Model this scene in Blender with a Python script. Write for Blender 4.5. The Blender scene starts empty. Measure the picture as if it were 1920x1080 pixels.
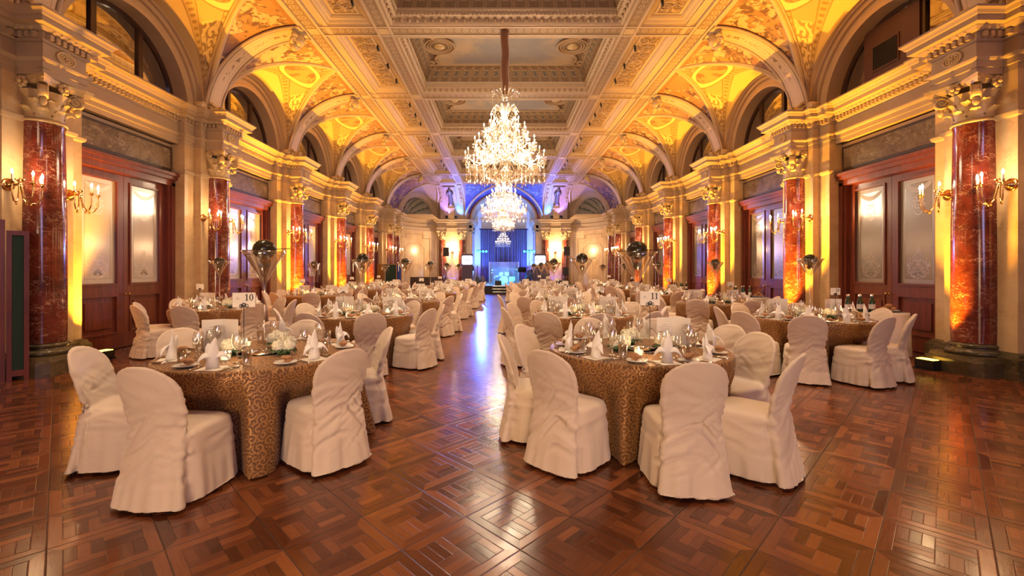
import bpy, bmesh, math, random
from mathutils import Vector, Matrix, noise as mnoise
from math import sin, cos, pi, sqrt, radians, atan2

S = bpy.context.scene
COL = S.collection
rnd = random.Random(7)

# ------------------------------------------------------------------ camera
EYE = 1.5
cam_data = bpy.data.cameras.new('camera')
cam = bpy.data.objects.new('camera', cam_data)
COL.objects.link(cam)
cam.location = (0, 0, EYE)
cam.rotation_euler = (radians(90), 0, 0)
cam_data.sensor_width = 36
cam_data.lens = 36 * 832 / 1920
cam_data.shift_x = (960 - 942) / 1920
cam_data.shift_y = -(540 - 505) / 1920
cam_data.clip_start = 0.05
S.camera = cam

# ------------------------------------------------------------------ view and sampling
S.view_settings.view_transform = 'Standard'
S.view_settings.look = 'None'
S.view_settings.exposure = 0.36
S.view_settings.gamma = 1.0
S.view_settings.use_curve_mapping = False
cy = S.cycles
cy.max_bounces = 7
cy.diffuse_bounces = 3
cy.glossy_bounces = 3
cy.transmission_bounces = 4
cy.transparent_max_bounces = 24
cy.sample_clamp_indirect = 3.0
cy.caustics_reflective = False
cy.caustics_refractive = False
cy.use_denoising = True
cy.use_light_tree = True

# ------------------------------------------------------------------ world
W = bpy.data.worlds.new('world')
S.world = W
W.use_nodes = True
W.node_tree.nodes['Background'].inputs[0].default_value = (0.9, 0.75, 0.6, 1)
W.node_tree.nodes['Background'].inputs[1].default_value = 0.025

# ------------------------------------------------------------------ room measures (metres, half widths from the room axis)
XC = 0.1                                   # the room axis lies this far right of the camera
PITCH = 3.96
YK = [6.50 + PITCH * k for k in range(-2, 6)]    # column lines
YEND = 31.85                               # end wall
YCE = 29.0                                 # end of the flat ceiling
YBACK = -9.0                               # wall behind the camera
ZC = 5.05                                  # cornice top, springing of the vaults
ZB = 7.13                                  # underside of the ceiling beams
XE = 4.75                                  # edge of the flat ceiling
CHANDELIER_Y = [10.46, 18.38, 26.30]
HV = ZB - ZC - 0.02                         # rise of the vaults

def lamp(name, kind, loc, energy, color, radius=0.05, aim=None, spot=None, blend=0.4, size=None):
    d = bpy.data.lights.new(name, kind)
    d.energy = energy
    d.color = color
    if kind in ('POINT', 'SPOT'):
        d.shadow_soft_size = radius
    if kind == 'SPOT':
        d.spot_size = radians(spot)
        d.spot_blend = blend
    if kind == 'AREA':
        d.shape = 'RECTANGLE'
        d.size, d.size_y = size
    o = bpy.data.objects.new(name, d)
    COL.objects.link(o)
    o.location = loc
    if aim is not None:
        v = Vector(aim) - Vector(loc)
        o.rotation_euler = v.to_track_quat('-Z', 'Y').to_euler()
    return o

WARM = (1.0, 0.70, 0.40)
CANDLE = (1.0, 0.62, 0.30)
AMBER = (1.0, 0.45, 0.025)
ORANGE = (1.0, 0.36, 0.02)
BLUE = (0.06, 0.16, 1.0)
VIOLET = (0.24, 0.16, 1.0)
CYAN = (0.03, 0.42, 1.0)
K_CH = 450.0      # chandelier
K_DN = 450.0      # small ceiling spotlights
K_SC = 16.0       # sconce
K_UP = 2900.0      # amber uplight
# the two chandeliers of the row that hang above and behind the camera
for y in (2.55, -5.49):
    lamp('chandelier_light_behind', 'POINT', (XC, y, 4.3), K_CH * (0.10 if y > 0 else 0.25), (1.0, 0.72, 0.47), 0.35)
# cool fill light added behind the camera, its window is made up
lamp('window_daylight', 'AREA', (4.6, YBACK + 0.15, 3.0), 230, (0.62, 0.56, 1.0), aim=(2.5, 6, 1.0), size=(3.0, 3.4))
# warm fill light added behind the camera, its doorway is made up
d_ = lamp('doorway_light', 'AREA', (-1.0, YBACK + 0.15, 1.7), 95, (1.0, 0.66, 0.40), aim=(-0.6, 5, 0.7), size=(3.2, 3.0))
d_.data.spread = radians(60)

# ================================================================== mesh builder
class MB:
    def __init__(s):
        s.v = []; s.f = []; s.m = []; s.uv = []; s.sm = []
    def add(s, vs, fs, m=0, uvs=None, smooth=False):
        b = len(s.v)
        s.v.extend(vs)
        for k, f in enumerate(fs):
            s.f.append(tuple(b + i for i in f))
            s.m.append(m); s.sm.append(smooth)
            s.uv.append(uvs[k] if uvs else None)
    def box(s, x0, x1, y0, y1, z0, z1, m=0):
        v = [(x, y, z) for z in (z0, z1) for y in (y0, y1) for x in (x0, x1)]
        s.add(v, [(0,2,3,1),(4,5,7,6),(0,1,5,4),(2,6,7,3),(0,4,6,2),(1,3,7,5)], m)
    def obox(s, c, ex, ey, ez, hx, hy, hz, m=0):
        c = Vector(c); ex = Vector(ex); ey = Vector(ey); ez = Vector(ez)
        v = [tuple(c + ex*(a*hx) + ey*(b*hy) + ez*(d*hz)) for d in (-1,1) for b in (-1,1) for a in (-1,1)]
        s.add(v, [(0,2,3,1),(4,5,7,6),(0,1,5,4),(2,6,7,3),(0,4,6,2),(1,3,7,5)], m)
    def lathe(s, prof, n=16, c=(0,0,0), m=0, smooth=True, a0=0.0, a1=2*pi, rf=None, sx=1.0, sy=1.0):
        full = abs(a1 - a0 - 2*pi) < 1e-6
        cnt = n if full else n + 1
        vs = []
        for (r, z) in prof:
            for i in range(cnt):
                a = a0 + (a1-a0)*i/n
                rr = r if rf is None else rf(r, z, a)
                vs.append((c[0] + rr*cos(a)*sx, c[1] + rr*sin(a)*sy, c[2] + z))
        fs = []
        for j in range(len(prof)-1):
            for i in range(n):
                i2 = (i+1) % cnt
                a, b = j*cnt+i, j*cnt+i2
                q = (a, b, b+cnt, a+cnt)
                if prof[j][0] == 0: q = (a, b+cnt, a+cnt)
                elif prof[j+1][0] == 0: q = (a, b, a+cnt)
                fs.append(q)
        s.add(vs, fs, m, None, smooth)
    def grid(s, fn, nu, nv, m=0, smooth=True, uv=True, uvf=None, flip=False):
        vs = []; us = []
        for j in range(nv+1):
            for i in range(nu+1):
                u, v = i/nu, j/nv
                vs.append(tuple(fn(u, v)))
                us.append(uvf(u, v) if uvf else (u, v))
        fs = []; uvs = []
        for j in range(nv):
            for i in range(nu):
                a = j*(nu+1)+i
                q = (a, a+1, a+nu+2, a+nu+1)
                if flip: q = q[::-1]
                fs.append(q); uvs.append([us[k] for k in q])
        s.add(vs, fs, m, uvs if uv else None, smooth)
    def tube(s, pts, r, n=6, m=0, smooth=True, cap=True, flat=1.0):
        pts = [Vector(p) for p in pts]
        k = len(pts)
        rs = r if isinstance(r, (list, tuple)) else [r]*k
        t0 = (pts[1]-pts[0]).normalized()
        up = Vector((0,0,1)) if abs(t0.z) < 0.9 else Vector((1,0,0))
        nrm = (up - t0*up.dot(t0)).normalized()
        vs = []
        for i in range(k):
            t = (pts[min(i+1,k-1)] - pts[max(i-1,0)])
            t = t.normalized() if t.length > 1e-9 else t0
            nrm = (nrm - t*nrm.dot(t))
            nrm = nrm.normalized() if nrm.length > 1e-6 else t.orthogonal().normalized()
            bn = t.cross(nrm)
            for j in range(n):
                a = 2*pi*j/n
                vs.append(tuple(pts[i] + nrm*(cos(a)*rs[i]) + bn*(sin(a)*rs[i]*flat)))
        fs = []
        for i in range(k-1):
            for j in range(n):
                a, b = i*n+j, i*n+(j+1) % n
                fs.append((a, b, b+n, a+n))
        if cap:
            fs.append(tuple(range(n-1, -1, -1)))
            fs.append(tuple((k-1)*n + j for j in range(n)))
        s.add(vs, fs, m, None, smooth)
    def ball(s, c, r, nu=8, nv=5, m=0, sx=1, sy=1, sz=1, smooth=True):
        prof = [(r*sin(pi*j/nv), -r*cos(pi*j/nv)) for j in range(nv+1)]
        prof[0] = (0, -r); prof[-1] = (0, r)
        vs = []
        b = MB(); b.lathe(prof, nu, (0,0,0), m, smooth)
        s.add([(c[0]+x*sx, c[1]+y*sy, c[2]+z*sz) for x, y, z in b.v], b.f, m, None, smooth)
    def octa(s, c, r, h, m=0):
        x, y, z = c
        s.add([(x+r,y,z),(x,y+r,z),(x-r,y,z),(x,y-r,z),(x,y,z+h),(x,y,z-h)],
              [(0,1,4),(1,2,4),(2,3,4),(3,0,4),(1,0,5),(2,1,5),(3,2,5),(0,3,5)], m)
    def prism(s, poly, fn, d0, d1, m=0, smooth=False):
        """poly of (a, b) extruded from d0 to d1; fn(a, b, d) gives the point."""
        n = len(poly)
        vs = [fn(a, b, d0) for a, b in poly] + [fn(a, b, d1) for a, b in poly]
        fs = [tuple(range(n-1, -1, -1)), tuple(range(n, 2*n))]
        fs += [(i, (i+1) % n, n+(i+1) % n, n+i) for i in range(n)]
        s.add(vs, fs, m, None, smooth)
    def sweep(s, prof, path, closed=False, m=0, smooth=False, side=1, mf=None):
        """profile (p, z): p is the projection to the right of the path (side=1) in plan."""
        P = [Vector((a, b)) for a, b in path]
        k = len(P)
        seg = []
        for i in range(k if closed else k-1):
            d = (P[(i+1) % k]-P[i]).normalized()
            seg.append(Vector((d.y, -d.x))*side)
        mit = []
        for i in range(k):
            if closed: a, b = seg[i-1], seg[i]
            else: a, b = seg[max(i-1, 0)], seg[min(i, k-2)]
            mit.append((a+b)/(1+a.dot(b)) if a.dot(b) > -0.99 else a)
        L = [0.0]
        for i in range(k): L.append(L[-1] + (P[(i+1) % k]-P[i]).length)
        n = len(prof)
        vs = []
        for i in range(k):
            for p, z in prof:
                q = P[i] + mit[i]*p
                vs.append((q.x, q.y, z))
        for i in range(k if closed else k-1):
            i2 = (i+1) % k
            for j in range(n-1):
                a, b = i*n+j, i2*n+j
                mm = m if mf is None else mf(j)
                s.f.append(tuple(len(s.v)+x for x in ((a, b, b+1, a+1) if side > 0 else (a, a+1, b+1, b))))
                s.m.append(mm); s.sm.append(smooth)
                u0, u1 = L[i], L[i+1]
                z0, z1 = j/(n-1), (j+1)/(n-1)
                s.uv.append([(u0,z0),(u1,z0),(u1,z1),(u0,z1)] if side > 0 else [(u0,z0),(u0,z1),(u1,z1),(u1,z0)])
        s.v.extend(vs)
    def mesh(s, name, mats, mirror=None, off=0.0, shift=(0,0,0), recalc=False):
        """mirror=+1/-1 maps half-room coordinates (x outward) to the room."""
        me = bpy.data.meshes.new(name)
        vs, fs, uvs = s.v, s.f, s.uv
        if mirror is not None:
            vs = [(off + mirror*x, y, z) for x, y, z in vs]
            if mirror < 0:
                fs = [f[::-1] for f in fs]
                uvs = [u[::-1] if u else None for u in uvs]
        if shift != (0,0,0):
            vs = [(x-shift[0], y-shift[1], z-shift[2]) for x, y, z in vs]
        me.from_pydata(vs, [], fs)
        for mt in mats: me.materials.append(mt)
        me.polygons.foreach_set('material_index', s.m)
        me.polygons.foreach_set('use_smooth', s.sm)
        if any(u is not None for u in uvs):
            lay = me.uv_layers.new(name='UVMap')
            flat = []
            for f, u in zip(fs, uvs):
                if u is None:
                    flat.extend([0.0]*(2*len(f)))
                else:
                    for a in u: flat.extend(a)
            lay.data.foreach_set('uv', flat)
        if recalc:
            bm = bmesh.new(); bm.from_mesh(me)
            bmesh.ops.recalc_face_normals(bm, faces=bm.faces)
            bm.to_mesh(me); bm.free()
        me.update()
        return me

def put(name, me, parent=None, loc=None, rot=None, scale=None):
    o = bpy.data.objects.new(name, me)
    COL.objects.link(o)
    if parent is not None: o.parent = parent
    if loc is not None: o.location = loc
    if rot is not None: o.rotation_euler = rot
    if scale is not None: o.scale = scale
    return o

def tag(o, label, cat=None, group=None, kind=None):
    o['label'] = label
    if cat: o['category'] = cat
    if group: o['group'] = group
    if kind: o['kind'] = kind
    return o

def thing(name, label, cat, loc=(0,0,0), rz=0.0, group=None):
    o = put(name, None, None, loc, (0,0,rz))
    o.empty_display_size = 0.1
    return tag(o, label, cat, group)

def struct(name, mb, mats, mirror=None, label=None, recalc=False, parent=None):
    o = put(name, mb.mesh(name, mats, mirror, XC if mirror is not None else 0.0, recalc=recalc), parent)
    if parent is None: o['kind'] = 'structure'
    if label: o['label'] = label
    return o

SIDES = ((-1, 'left'), (1, 'right'))

# ================================================================== node graphs
class G:
    """a small expression layer over shader nodes"""
    def __init__(s, name):
        s.mat = bpy.data.materials.new(name)
        s.mat.use_nodes = True
        s.t = s.mat.node_tree
        s.t.nodes.clear()
        s.out = s.t.nodes.new('ShaderNodeOutputMaterial')
    def node(s, typ, **kw):
        n = s.t.nodes.new(typ)
        for k, v in kw.items(): setattr(n, k, v)
        return n
    def set(s, sock, v):
        if isinstance(v, E): v = v.s
        if isinstance(v, bpy.types.NodeSocket): s.t.links.new(v, sock)
        elif isinstance(v, (tuple, list)) and len(v) == 3 and sock.type == 'RGBA': sock.default_value = (*v, 1)
        else: sock.default_value = v
    def m(s, op, a, b=None, c=None):
        n = s.node('ShaderNodeMath', operation=op)
        s.set(n.inputs[0], a)
        if b is not None: s.set(n.inputs[1], b)
        if c is not None: s.set(n.inputs[2], c)
        return E(s, n.outputs[0])
    def coord(s, which='Object'):
        return s.node('ShaderNodeTexCoord').outputs[which]
    def xyz(s, vec):
        n = s.node('ShaderNodeSeparateXYZ'); s.set(n.inputs[0], vec)
        return [E(s, o) for o in n.outputs]
    def vec(s, x, y=0.0, z=0.0):
        n = s.node('ShaderNodeCombineXYZ')
        for i, v in enumerate((x, y, z)): s.set(n.inputs[i], v)
        return n.outputs[0]
    def map(s, vec, scale=(1,1,1), rot=(0,0,0), loc=(0,0,0)):
        n = s.node('ShaderNodeMapping')
        s.set(n.inputs[0], vec)
        n.inputs['Location'].default_value = loc
        n.inputs['Rotation'].default_value = rot
        n.inputs['Scale'].default_value = scale
        return n.outputs[0]
    def noise(s, vec, scale=5.0, detail=3.0, rough=0.5, dist=0.0):
        n = s.node('ShaderNodeTexNoise')
        s.set(n.inputs['Vector'], vec)
        n.inputs['Scale'].default_value = scale
        n.inputs['Detail'].default_value = detail
        n.inputs['Roughness'].default_value = rough
        n.inputs['Distortion'].default_value = dist
        return E(s, n.outputs[0])
    def noise_col(s, vec, scale=5.0, detail=2.0):
        n = s.node('ShaderNodeTexNoise')
        s.set(n.inputs['Vector'], vec)
        n.inputs['Scale'].default_value = scale
        n.inputs['Detail'].default_value = detail
        return n.outputs['Color']
    def white(s, vec):
        n = s.node('ShaderNodeTexWhiteNoise', noise_dimensions='3D')
        s.set(n.inputs['Vector'], vec)
        return E(s, n.outputs['Value'])
    def mix(s, f, a, b):
        n = s.node('ShaderNodeMix', data_type='RGBA')
        s.set(n.inputs[0], f); s.set(n.inputs[6], a); s.set(n.inputs[7], b)
        return n.outputs[2]
    def warp(s, vec, scale, amt):
        c = s.noise_col(vec, scale, 2.0)
        a = s.node('ShaderNodeVectorMath', operation='SUBTRACT'); s.set(a.inputs[0], c); a.inputs[1].default_value = (.5,.5,.5)
        b = s.node('ShaderNodeVectorMath', operation='SCALE'); s.set(b.inputs[0], a.outputs[0]); b.inputs['Scale'].default_value = amt
        d = s.node('ShaderNodeVectorMath', operation='ADD'); s.set(d.inputs[0], vec); s.set(d.inputs[1], b.outputs[0])
        return d.outputs[0]
    def voro(s, vec, scale=1.0, feature='F1', dims='3D', rand=1.0):
        n = s.node('ShaderNodeTexVoronoi', feature=feature, voronoi_dimensions=dims)
        s.set(n.inputs['Vector'], vec)
        n.inputs['Scale'].default_value = scale
        n.inputs['Randomness'].default_value = rand
        return n
    def step(s, x, lo, hi):
        n = s.node('ShaderNodeMapRange', interpolation_type='SMOOTHSTEP')
        s.set(n.inputs[0], x)
        n.inputs[1].default_value = lo; n.inputs[2].default_value = hi
        return E(s, n.outputs[0])
    def band(s, x, lo, hi, w=0.004):
        return s.step(x, lo-w, lo+w) * (1.0 - s.step(x, hi-w, hi+w))
    def scroll(s, x, y, k, arms=11.0, thr=0.05, rand=0.75):
        """curled scrollwork: one spiral in every cell; x, y are expressions"""
        P = s.vec(x*k, y*k, 0.0)
        vo = s.voro(P, 1.0, dims='2D', rand=rand)
        px, py, _ = s.xyz(vo.outputs['Position'])
        dx = x*k - px; dy = y*k - py
        cr, cg, _ = s.xyz(vo.outputs['Color'])
        th = s.m('ARCTAN2', dy, dx)
        r = E(s, vo.outputs['Distance'])
        sg = s.m('SIGN', cr - 0.5)
        ph = s.m('SINE', th*sg + r*arms + cg*6.28)
        return s.step(ph, thr-0.15, thr+0.15) * s.step(r, 0.04, 0.09)
    def bump(s, h, strength=0.3, dist=0.01):
        n = s.node('ShaderNodeBump')
        n.inputs['Strength'].default_value = strength
        n.inputs['Distance'].default_value = dist
        s.set(n.inputs['Height'], h)
        return n.outputs[0]
    def bsdf(s, color, rough=0.5, metal=0.0, normal=None, spec=0.5, coat=0.0, sheen=0.0, emit=None, estr=0.0, trans=0.0):
        n = s.node('ShaderNodeBsdfPrincipled')
        s.set(n.inputs['Base Color'], color)
        s.set(n.inputs['Roughness'], rough)
        s.set(n.inputs['Metallic'], metal)
        n.inputs['Specular IOR Level'].default_value = spec
        n.inputs['Coat Weight'].default_value = coat
        n.inputs['Coat Roughness'].default_value = 0.1
        n.inputs['Sheen Weight'].default_value = sheen
        n.inputs['Transmission Weight'].default_value = trans
        if normal is not None: s.set(n.inputs['Normal'], normal)
        if emit is not None:
            s.set(n.inputs['Emission Color'], emit); s.set(n.inputs['Emission Strength'], estr)
        return n.outputs[0]
    def done(s, shader):
        s.t.links.new(shader, s.out.inputs[0])
        return s.mat

class E:
    def __init__(s, g, sock): s.g = g; s.s = sock
    def __add__(s, o): return s.g.m('ADD', s, o)
    def __radd__(s, o): return s.g.m('ADD', o, s)
    def __sub__(s, o): return s.g.m('SUBTRACT', s, o)
    def __rsub__(s, o): return s.g.m('SUBTRACT', o, s)
    def __mul__(s, o): return s.g.m('MULTIPLY', s, o)
    def __rmul__(s, o): return s.g.m('MULTIPLY', o, s)
    def __truediv__(s, o): return s.g.m('DIVIDE', s, o)
    def floor(s): return s.g.m('FLOOR', s)
    def fract(s): return s.g.m('FRACT', s)
    def abs(s): return s.g.m('ABSOLUTE', s)
    def mod(s, o): return s.g.m('FLOORED_MODULO', s, o)
    def lt(s, o): return s.g.m('LESS_THAN', s, o)
    def gt(s, o): return s.g.m('GREATER_THAN', s, o)
    def min(s, o): return s.g.m('MINIMUM', s, o)
    def max(s, o): return s.g.m('MAXIMUM', s, o)
    def sin(s): return s.g.m('SINE', s)

def plain(name, color, rough=0.5, metal=0.0, var=0.12, scale=6.0, bump=0.0, bscale=60.0, spec=0.5, sheen=0.0, coat=0.0):
    g = G(name)
    c = g.coord()
    n = g.noise(c, scale, 3)
    dark = tuple(x*(1-var) for x in color); light = tuple(min(1, x*(1+var)) for x in color)
    col = g.mix(n, dark, light)
    nm = g.bump(g.noise(c, bscale, 2), bump, 0.005) if bump else None
    return g.done(g.bsdf(col, rough, metal, nm, spec, coat, sheen))

def emitter(name, color, strength, sampled=False):
    g = G(name)
    e = g.node('ShaderNodeEmission')
    e.inputs[0].default_value = (*color, 1); e.inputs[1].default_value = strength
    m = g.done(e.outputs[0])
    if not sampled: m.cycles.emission_sampling = 'NONE'
    return m

def glassy(name, tint=(0.97,0.97,0.97), gloss=1.0, rough=0.02, base=0.06, power=2.0, body=0.0, body_col=(1,1,1)):
    """thin clear glass: see-through with reflections that grow towards the rim"""
    g = G(name)
    lw = g.node('ShaderNodeLayerWeight'); lw.inputs[0].default_value = 0.5
    f = g.m('POWER', E(g, lw.outputs['Facing']), power) * 0.75 + base
    tr = g.node('ShaderNodeBsdfTransparent'); tr.inputs[0].default_value = (*tint, 1)
    gl = g.node('ShaderNodeBsdfGlossy'); gl.inputs[0].default_value = (gloss, gloss, gloss, 1); gl.inputs[1].default_value = rough
    mx = g.node('ShaderNodeMixShader'); g.set(mx.inputs[0], f)
    g.t.links.new(tr.outputs[0], mx.inputs[1]); g.t.links.new(gl.outputs[0], mx.inputs[2])
    sh = mx.outputs[0]
    if body:
        df = g.node('ShaderNodeBsdfDiffuse'); df.inputs[0].default_value = (*body_col, 1)
        tl = g.node('ShaderNodeBsdfTranslucent'); tl.inputs[0].default_value = (*body_col, 1)
        m2 = g.node('ShaderNodeMixShader'); m2.inputs[0].default_value = 0.5
        g.t.links.new(df.outputs[0], m2.inputs[1]); g.t.links.new(tl.outputs[0], m2.inputs[2])
        m3 = g.node('ShaderNodeMixShader'); m3.inputs[0].default_value = body
        g.t.links.new(sh, m3.inputs[1]); g.t.links.new(m2.outputs[0], m3.inputs[2])
        sh = m3.outputs[0]
    return g.done(sh)

M = {}
# ---- parquet of square panels laid on the diagonal
def mat_floor():
    g = G('oak_parquet')
    x, y, z = g.xyz(g.coord())
    A = 0.448; q = 1/sqrt(2)
    u = ((x + y)*q - 1.745)/A + 100.0
    v = ((x - y)*q + 0.266)/A + 100.0
    cu, cv = u.floor(), v.floor()
    fu, fv = u.fract(), v.fract()
    eu, ev = fu.min(1.0-fu), fv.min(1.0-fv)
    e = eu.min(ev)
    BW = 0.14
    inside = e.gt(BW)
    iu, iv = (fu-BW)*(2/(1-2*BW)), (fv-BW)*(2/(1-2*BW))
    bu, bv = iu.floor(), iv.floor()
    par = (bu + bv + cu + cv).mod(2.0)
    su = iu.fract()*3.0; sv = iv.fract()*3.0
    st = su*par + sv*(1.0-par)
    sid = st.floor()
    fs = st.fract()
    alongx = par            # strip runs along v where par=1
    side = eu.lt(ev)        # border plank of a u edge
    which = fu.gt(0.5)*side + fv.gt(0.5)*(1.0-side)
    idx = inside*(bu*3.0 + bv*7.0 + sid*13.0 + par*29.0) + (1.0-inside)*(side*3.0 + which*5.0 + 61.0)
    r1 = g.white(g.vec(cu, cv, idx))
    r2 = g.white(g.vec(cv, cu, idx + 200.0))
    rp = g.white(g.vec(cu, cv, 3.5))
    # grain stretched along the plank
    al = inside*par + (1.0-inside)*side
    gx = u*(al*22.0 + (1.0-al)*1.6); gy = v*(al*1.6 + (1.0-al)*22.0)
    grain = g.noise(g.vec(gx + r1*37.0, gy + r2*19.0, 0.0), 1.5, 4, 0.6)
    gap_p = 1.0 - g.step(e, 0.002, 0.012)
    fe = fs.min(1.0-fs)
    be = iu.fract().min(1.0-iu.fract()).min(iv.fract().min(1.0-iv.fract()))
    gap_s = inside*(1.0 - g.step(fe, 0.01, 0.05)).max(inside*(1.0 - g.step(be, 0.005, 0.02)))
    gap_b = (1.0-g.step((e-BW).abs(), 0.002, 0.01))
    hard = g.step(r2, 0.8, 0.82)
    gaps = (gap_p*1.0).max(gap_s*(0.3 + hard*0.6)).max(gap_b*0.45)
    tone = r1*0.62 + grain*0.45 + rp*0.15 - 0.12
    ramp = g.node('ShaderNodeValToRGB')
    cr = ramp.color_ramp
    cr.elements[0].position = 0.0; cr.elements[0].color = (0.040, 0.011, 0.0045, 1)
    cr.elements[1].position = 1.0; cr.elements[1].color = (0.32, 0.105, 0.036, 1)
    el = cr.elements.new(0.5); el.color = (0.135, 0.039, 0.0145, 1)
    g.set(ramp.inputs[0], tone)
    col = g.mix(gaps*0.85, ramp.outputs[0], (0.012, 0.004, 0.002))
    wear = g.noise(g.coord(), 1.3, 4, 0.6)
    rough = 0.09 + wear*0.17 + r2*0.05 + gaps*0.3
    h = g.noise(g.vec(u*2.2 + r1*5.0, v*2.2 + r2*5.0, 0.0), 1.0, 2)*0.8 + grain*0.10 - gaps*0.8 + r1*0.25
    nm = g.bump(h, 0.22, 0.008)
    return g.done(g.bsdf(col, rough, 0, nm, 0.55))

def mat_marble(name, base, dark, vein, veinamt=0.6, scale=1.6, rough=0.22, vw=0.035):
    g = G(name)
    c = g.coord()
    w = g.warp(c, scale*1.3, 0.7)
    n = g.noise(w, scale*1.5, 5, 0.6)
    n2 = g.noise(c, scale*9, 3, 0.6)
    col = g.mix(g.step(n + (n2-0.5)*0.25, 0.3, 0.7), dark, base)
    w2 = g.warp(g.map(c, (1.0, 1.0, 1.9), (0.5, 0.6, 0.3)), scale*2.2, 0.25)
    r1 = (g.noise(w2, scale*2.1, 3, 0.6, 0.4) - 0.5).abs()
    r2 = (g.noise(g.map(w2, (1.6, 1.6, 0.7), (0.9, -0.5, 0.0), (3.1, 0, 0)), scale*3.6, 3, 0.6, 0.3) - 0.5).abs()
    v = (1.0 - g.step(r1, 0.0, vw)).max((1.0 - g.step(r2, 0.0, vw*0.7))*0.7)
    br = g.step(g.noise(c, scale*2.6, 3), 0.36, 0.70)
    col = g.mix(v*br*veinamt, col, vein)
    return g.done(g.bsdf(col, rough, 0, None, 0.5))

def mat_plaster(name, a, b, scale=3.0, rough=0.55, bump=0.12):
    g = G(name)
    c = g.coord()
    n = g.noise(c, scale, 5, 0.6)
    col = g.mix(n, a, b)
    nm = g.bump(g.noise(c, 35, 3), bump, 0.006)
    return g.done(g.bsdf(col, rough, 0, nm, 0.4))

def mat_wood(name, a, b, axis=2, rough=0.3, coat=0.2):
    g = G(name)
    c = g.coord()
    sc = [9.0, 9.0, 9.0]; sc[axis] = 0.7
    n = g.noise(g.map(c, tuple(sc)), 2.0, 5, 0.6, 0.6)
    n2 = g.noise(c, 0.9, 2)
    col = g.mix(g.step(n*0.75 + n2*0.25, 0.3, 0.7), a, b)
    return g.done(g.bsdf(col, rough, 0, g.bump(n, 0.05, 0.004), 0.5, coat))

def mat_carved(name, base, deep, k=9.0, rough=0.55, strength=0.7, thr=0.0):
    """plaster with raised scrollwork (relief)"""
    g = G(name)
    c = g.coord()
    x, y, z = g.xyz(c)
    m = g.scroll(x, y, k, 9.0, thr)
    n = g.noise(c, 4, 4)
    col = g.mix(m, deep, base)  # ground between the scrolls darkened: shade of the relief put into the colour
    col = g.mix(n*0.3, col, tuple(v*0.75 for v in base))
    return g.done(g.bsdf(col, rough, 0, g.bump(m, strength, 0.02), 0.4))

def mat_damask():
    g = G('gold_damask_cloth')
    u, v, _ = g.xyz(g.coord('UV'))
    m = g.scroll(u, v, 15.0, 15.0, 0.42, 0.8)
    m2 = g.scroll(u + 0.37, v + 0.21, 27.0, 12.0, 0.5, 0.9)
    pat = (m + m2*0.5).min(1.0)
    weave = g.noise(g.vec(u*420.0, v*420.0, 0.0), 1.0, 1)
    col = g.mix(pat, (0.13, 0.053, 0.019), (0.42, 0.215, 0.07))
    col = g.mix(weave*0.35, col, (0.10, 0.045, 0.016))
    rough = 0.62 - pat*0.25
    nm = g.bump(pat*0.5 + weave*0.3, 0.25, 0.004)
    return g.done(g.bsdf(col, rough, pat*0.25, nm, 0.30, 0, 0.08))

def mat_fabric(name, col, col2, rough=0.75, sheen=0.3, weave=380.0, spark=0.0):
    g = G(name)
    c = g.coord()
    n = g.noise(c, weave, 1)
    n2 = g.noise(c, 3.0, 3)
    cc = g.mix(g.step(n, 0.35, 0.65)*0.45 + n2*0.35, col, col2)
    nm = g.bump(n, 0.12, 0.002)
    return g.done(g.bsdf(cc, rough, 0, nm, 0.3, 0, sheen))

def mat_lunette():
    """painted lunette vault: plain strip along the wall arch, oval cartouche at the crown, pointed ornaments in the horns"""
    g = G('painted_lunette_vault')
    u, v, _ = g.xyz(g.coord('UV'))          # u: 0..1 round the arch, v: 0 at the wall, 1 at the groin
    a = (u-0.5).abs()                        # 0 crown .. 0.5 springer
    cream = (0.60, 0.42, 0.19); tan = (0.40, 0.23, 0.08); dark = (0.16, 0.065, 0.02); gold = (0.74, 0.55, 0.24)
    wid = 2.29 - g.m('SINE', a*pi)*2.22
    ex = (u-0.5)*(pi*1.85/0.80); ey = (v*wid - 1.28)/0.46
    r = g.m('SQRT', ex*ex + ey*ey)
    pic = g.noise(g.vec(u*16.0, v*4.0, 0.0), 1.0, 4, 0.6, 0.8)
    col = cream
    # field of the horns
    inn = g.band(v, 0.30, 0.94, 0.01) * g.band(a, 0.0, 0.47, 0.01)
    outov = g.step(r, 1.02, 1.06)
    col = g.mix(inn*0.55, col, tan)
    dots = (g.m('SINE', u*260.0)).gt(0.1) * (g.band(v, 0.32, 0.40, 0.01) + g.band(v, 0.84, 0.92, 0.01))
    col = g.mix(dots*0.55, col, dark)
    tri = g.band(v, 0.44, 0.82, 0.01) * g.band(a, 0.165, 0.40, 0.006) * outov
    sc = g.scroll(u*9.0, v*2.0, 2.6, 9.0, 0.1)
    col = g.mix(tri*0.75, col, gold)
    col = g.mix(tri*sc*0.7, col, dark)
    edge = g.band(v, 0.42, 0.44, 0.004) + g.band(v, 0.82, 0.84, 0.004) + g.band(v, 0.28, 0.30, 0.004) + g.band(v, 0.94, 0.955, 0.004)
    col = g.mix(edge.min(1.0)*0.6, col, dark)
    ov = 1.0 - g.step(r, 0.98, 1.02)
    col = g.mix(ov, col, gold)
    ring = g.band(r, 0.98, 1.05, 0.02) + g.band(r, 0.72, 0.76, 0.02)
    inner = (1.0 - g.step(r, 0.72, 0.76))
    col = g.mix(inner*0.85, col, tan)
    col = g.mix(inner*g.step(pic, 0.53, 0.62)*0.7, col, dark)
    col = g.mix(ring.min(1.0)*0.6, col, dark)
    return g.done(g.bsdf(col, 0.55, 0, None, 0.35))

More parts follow.
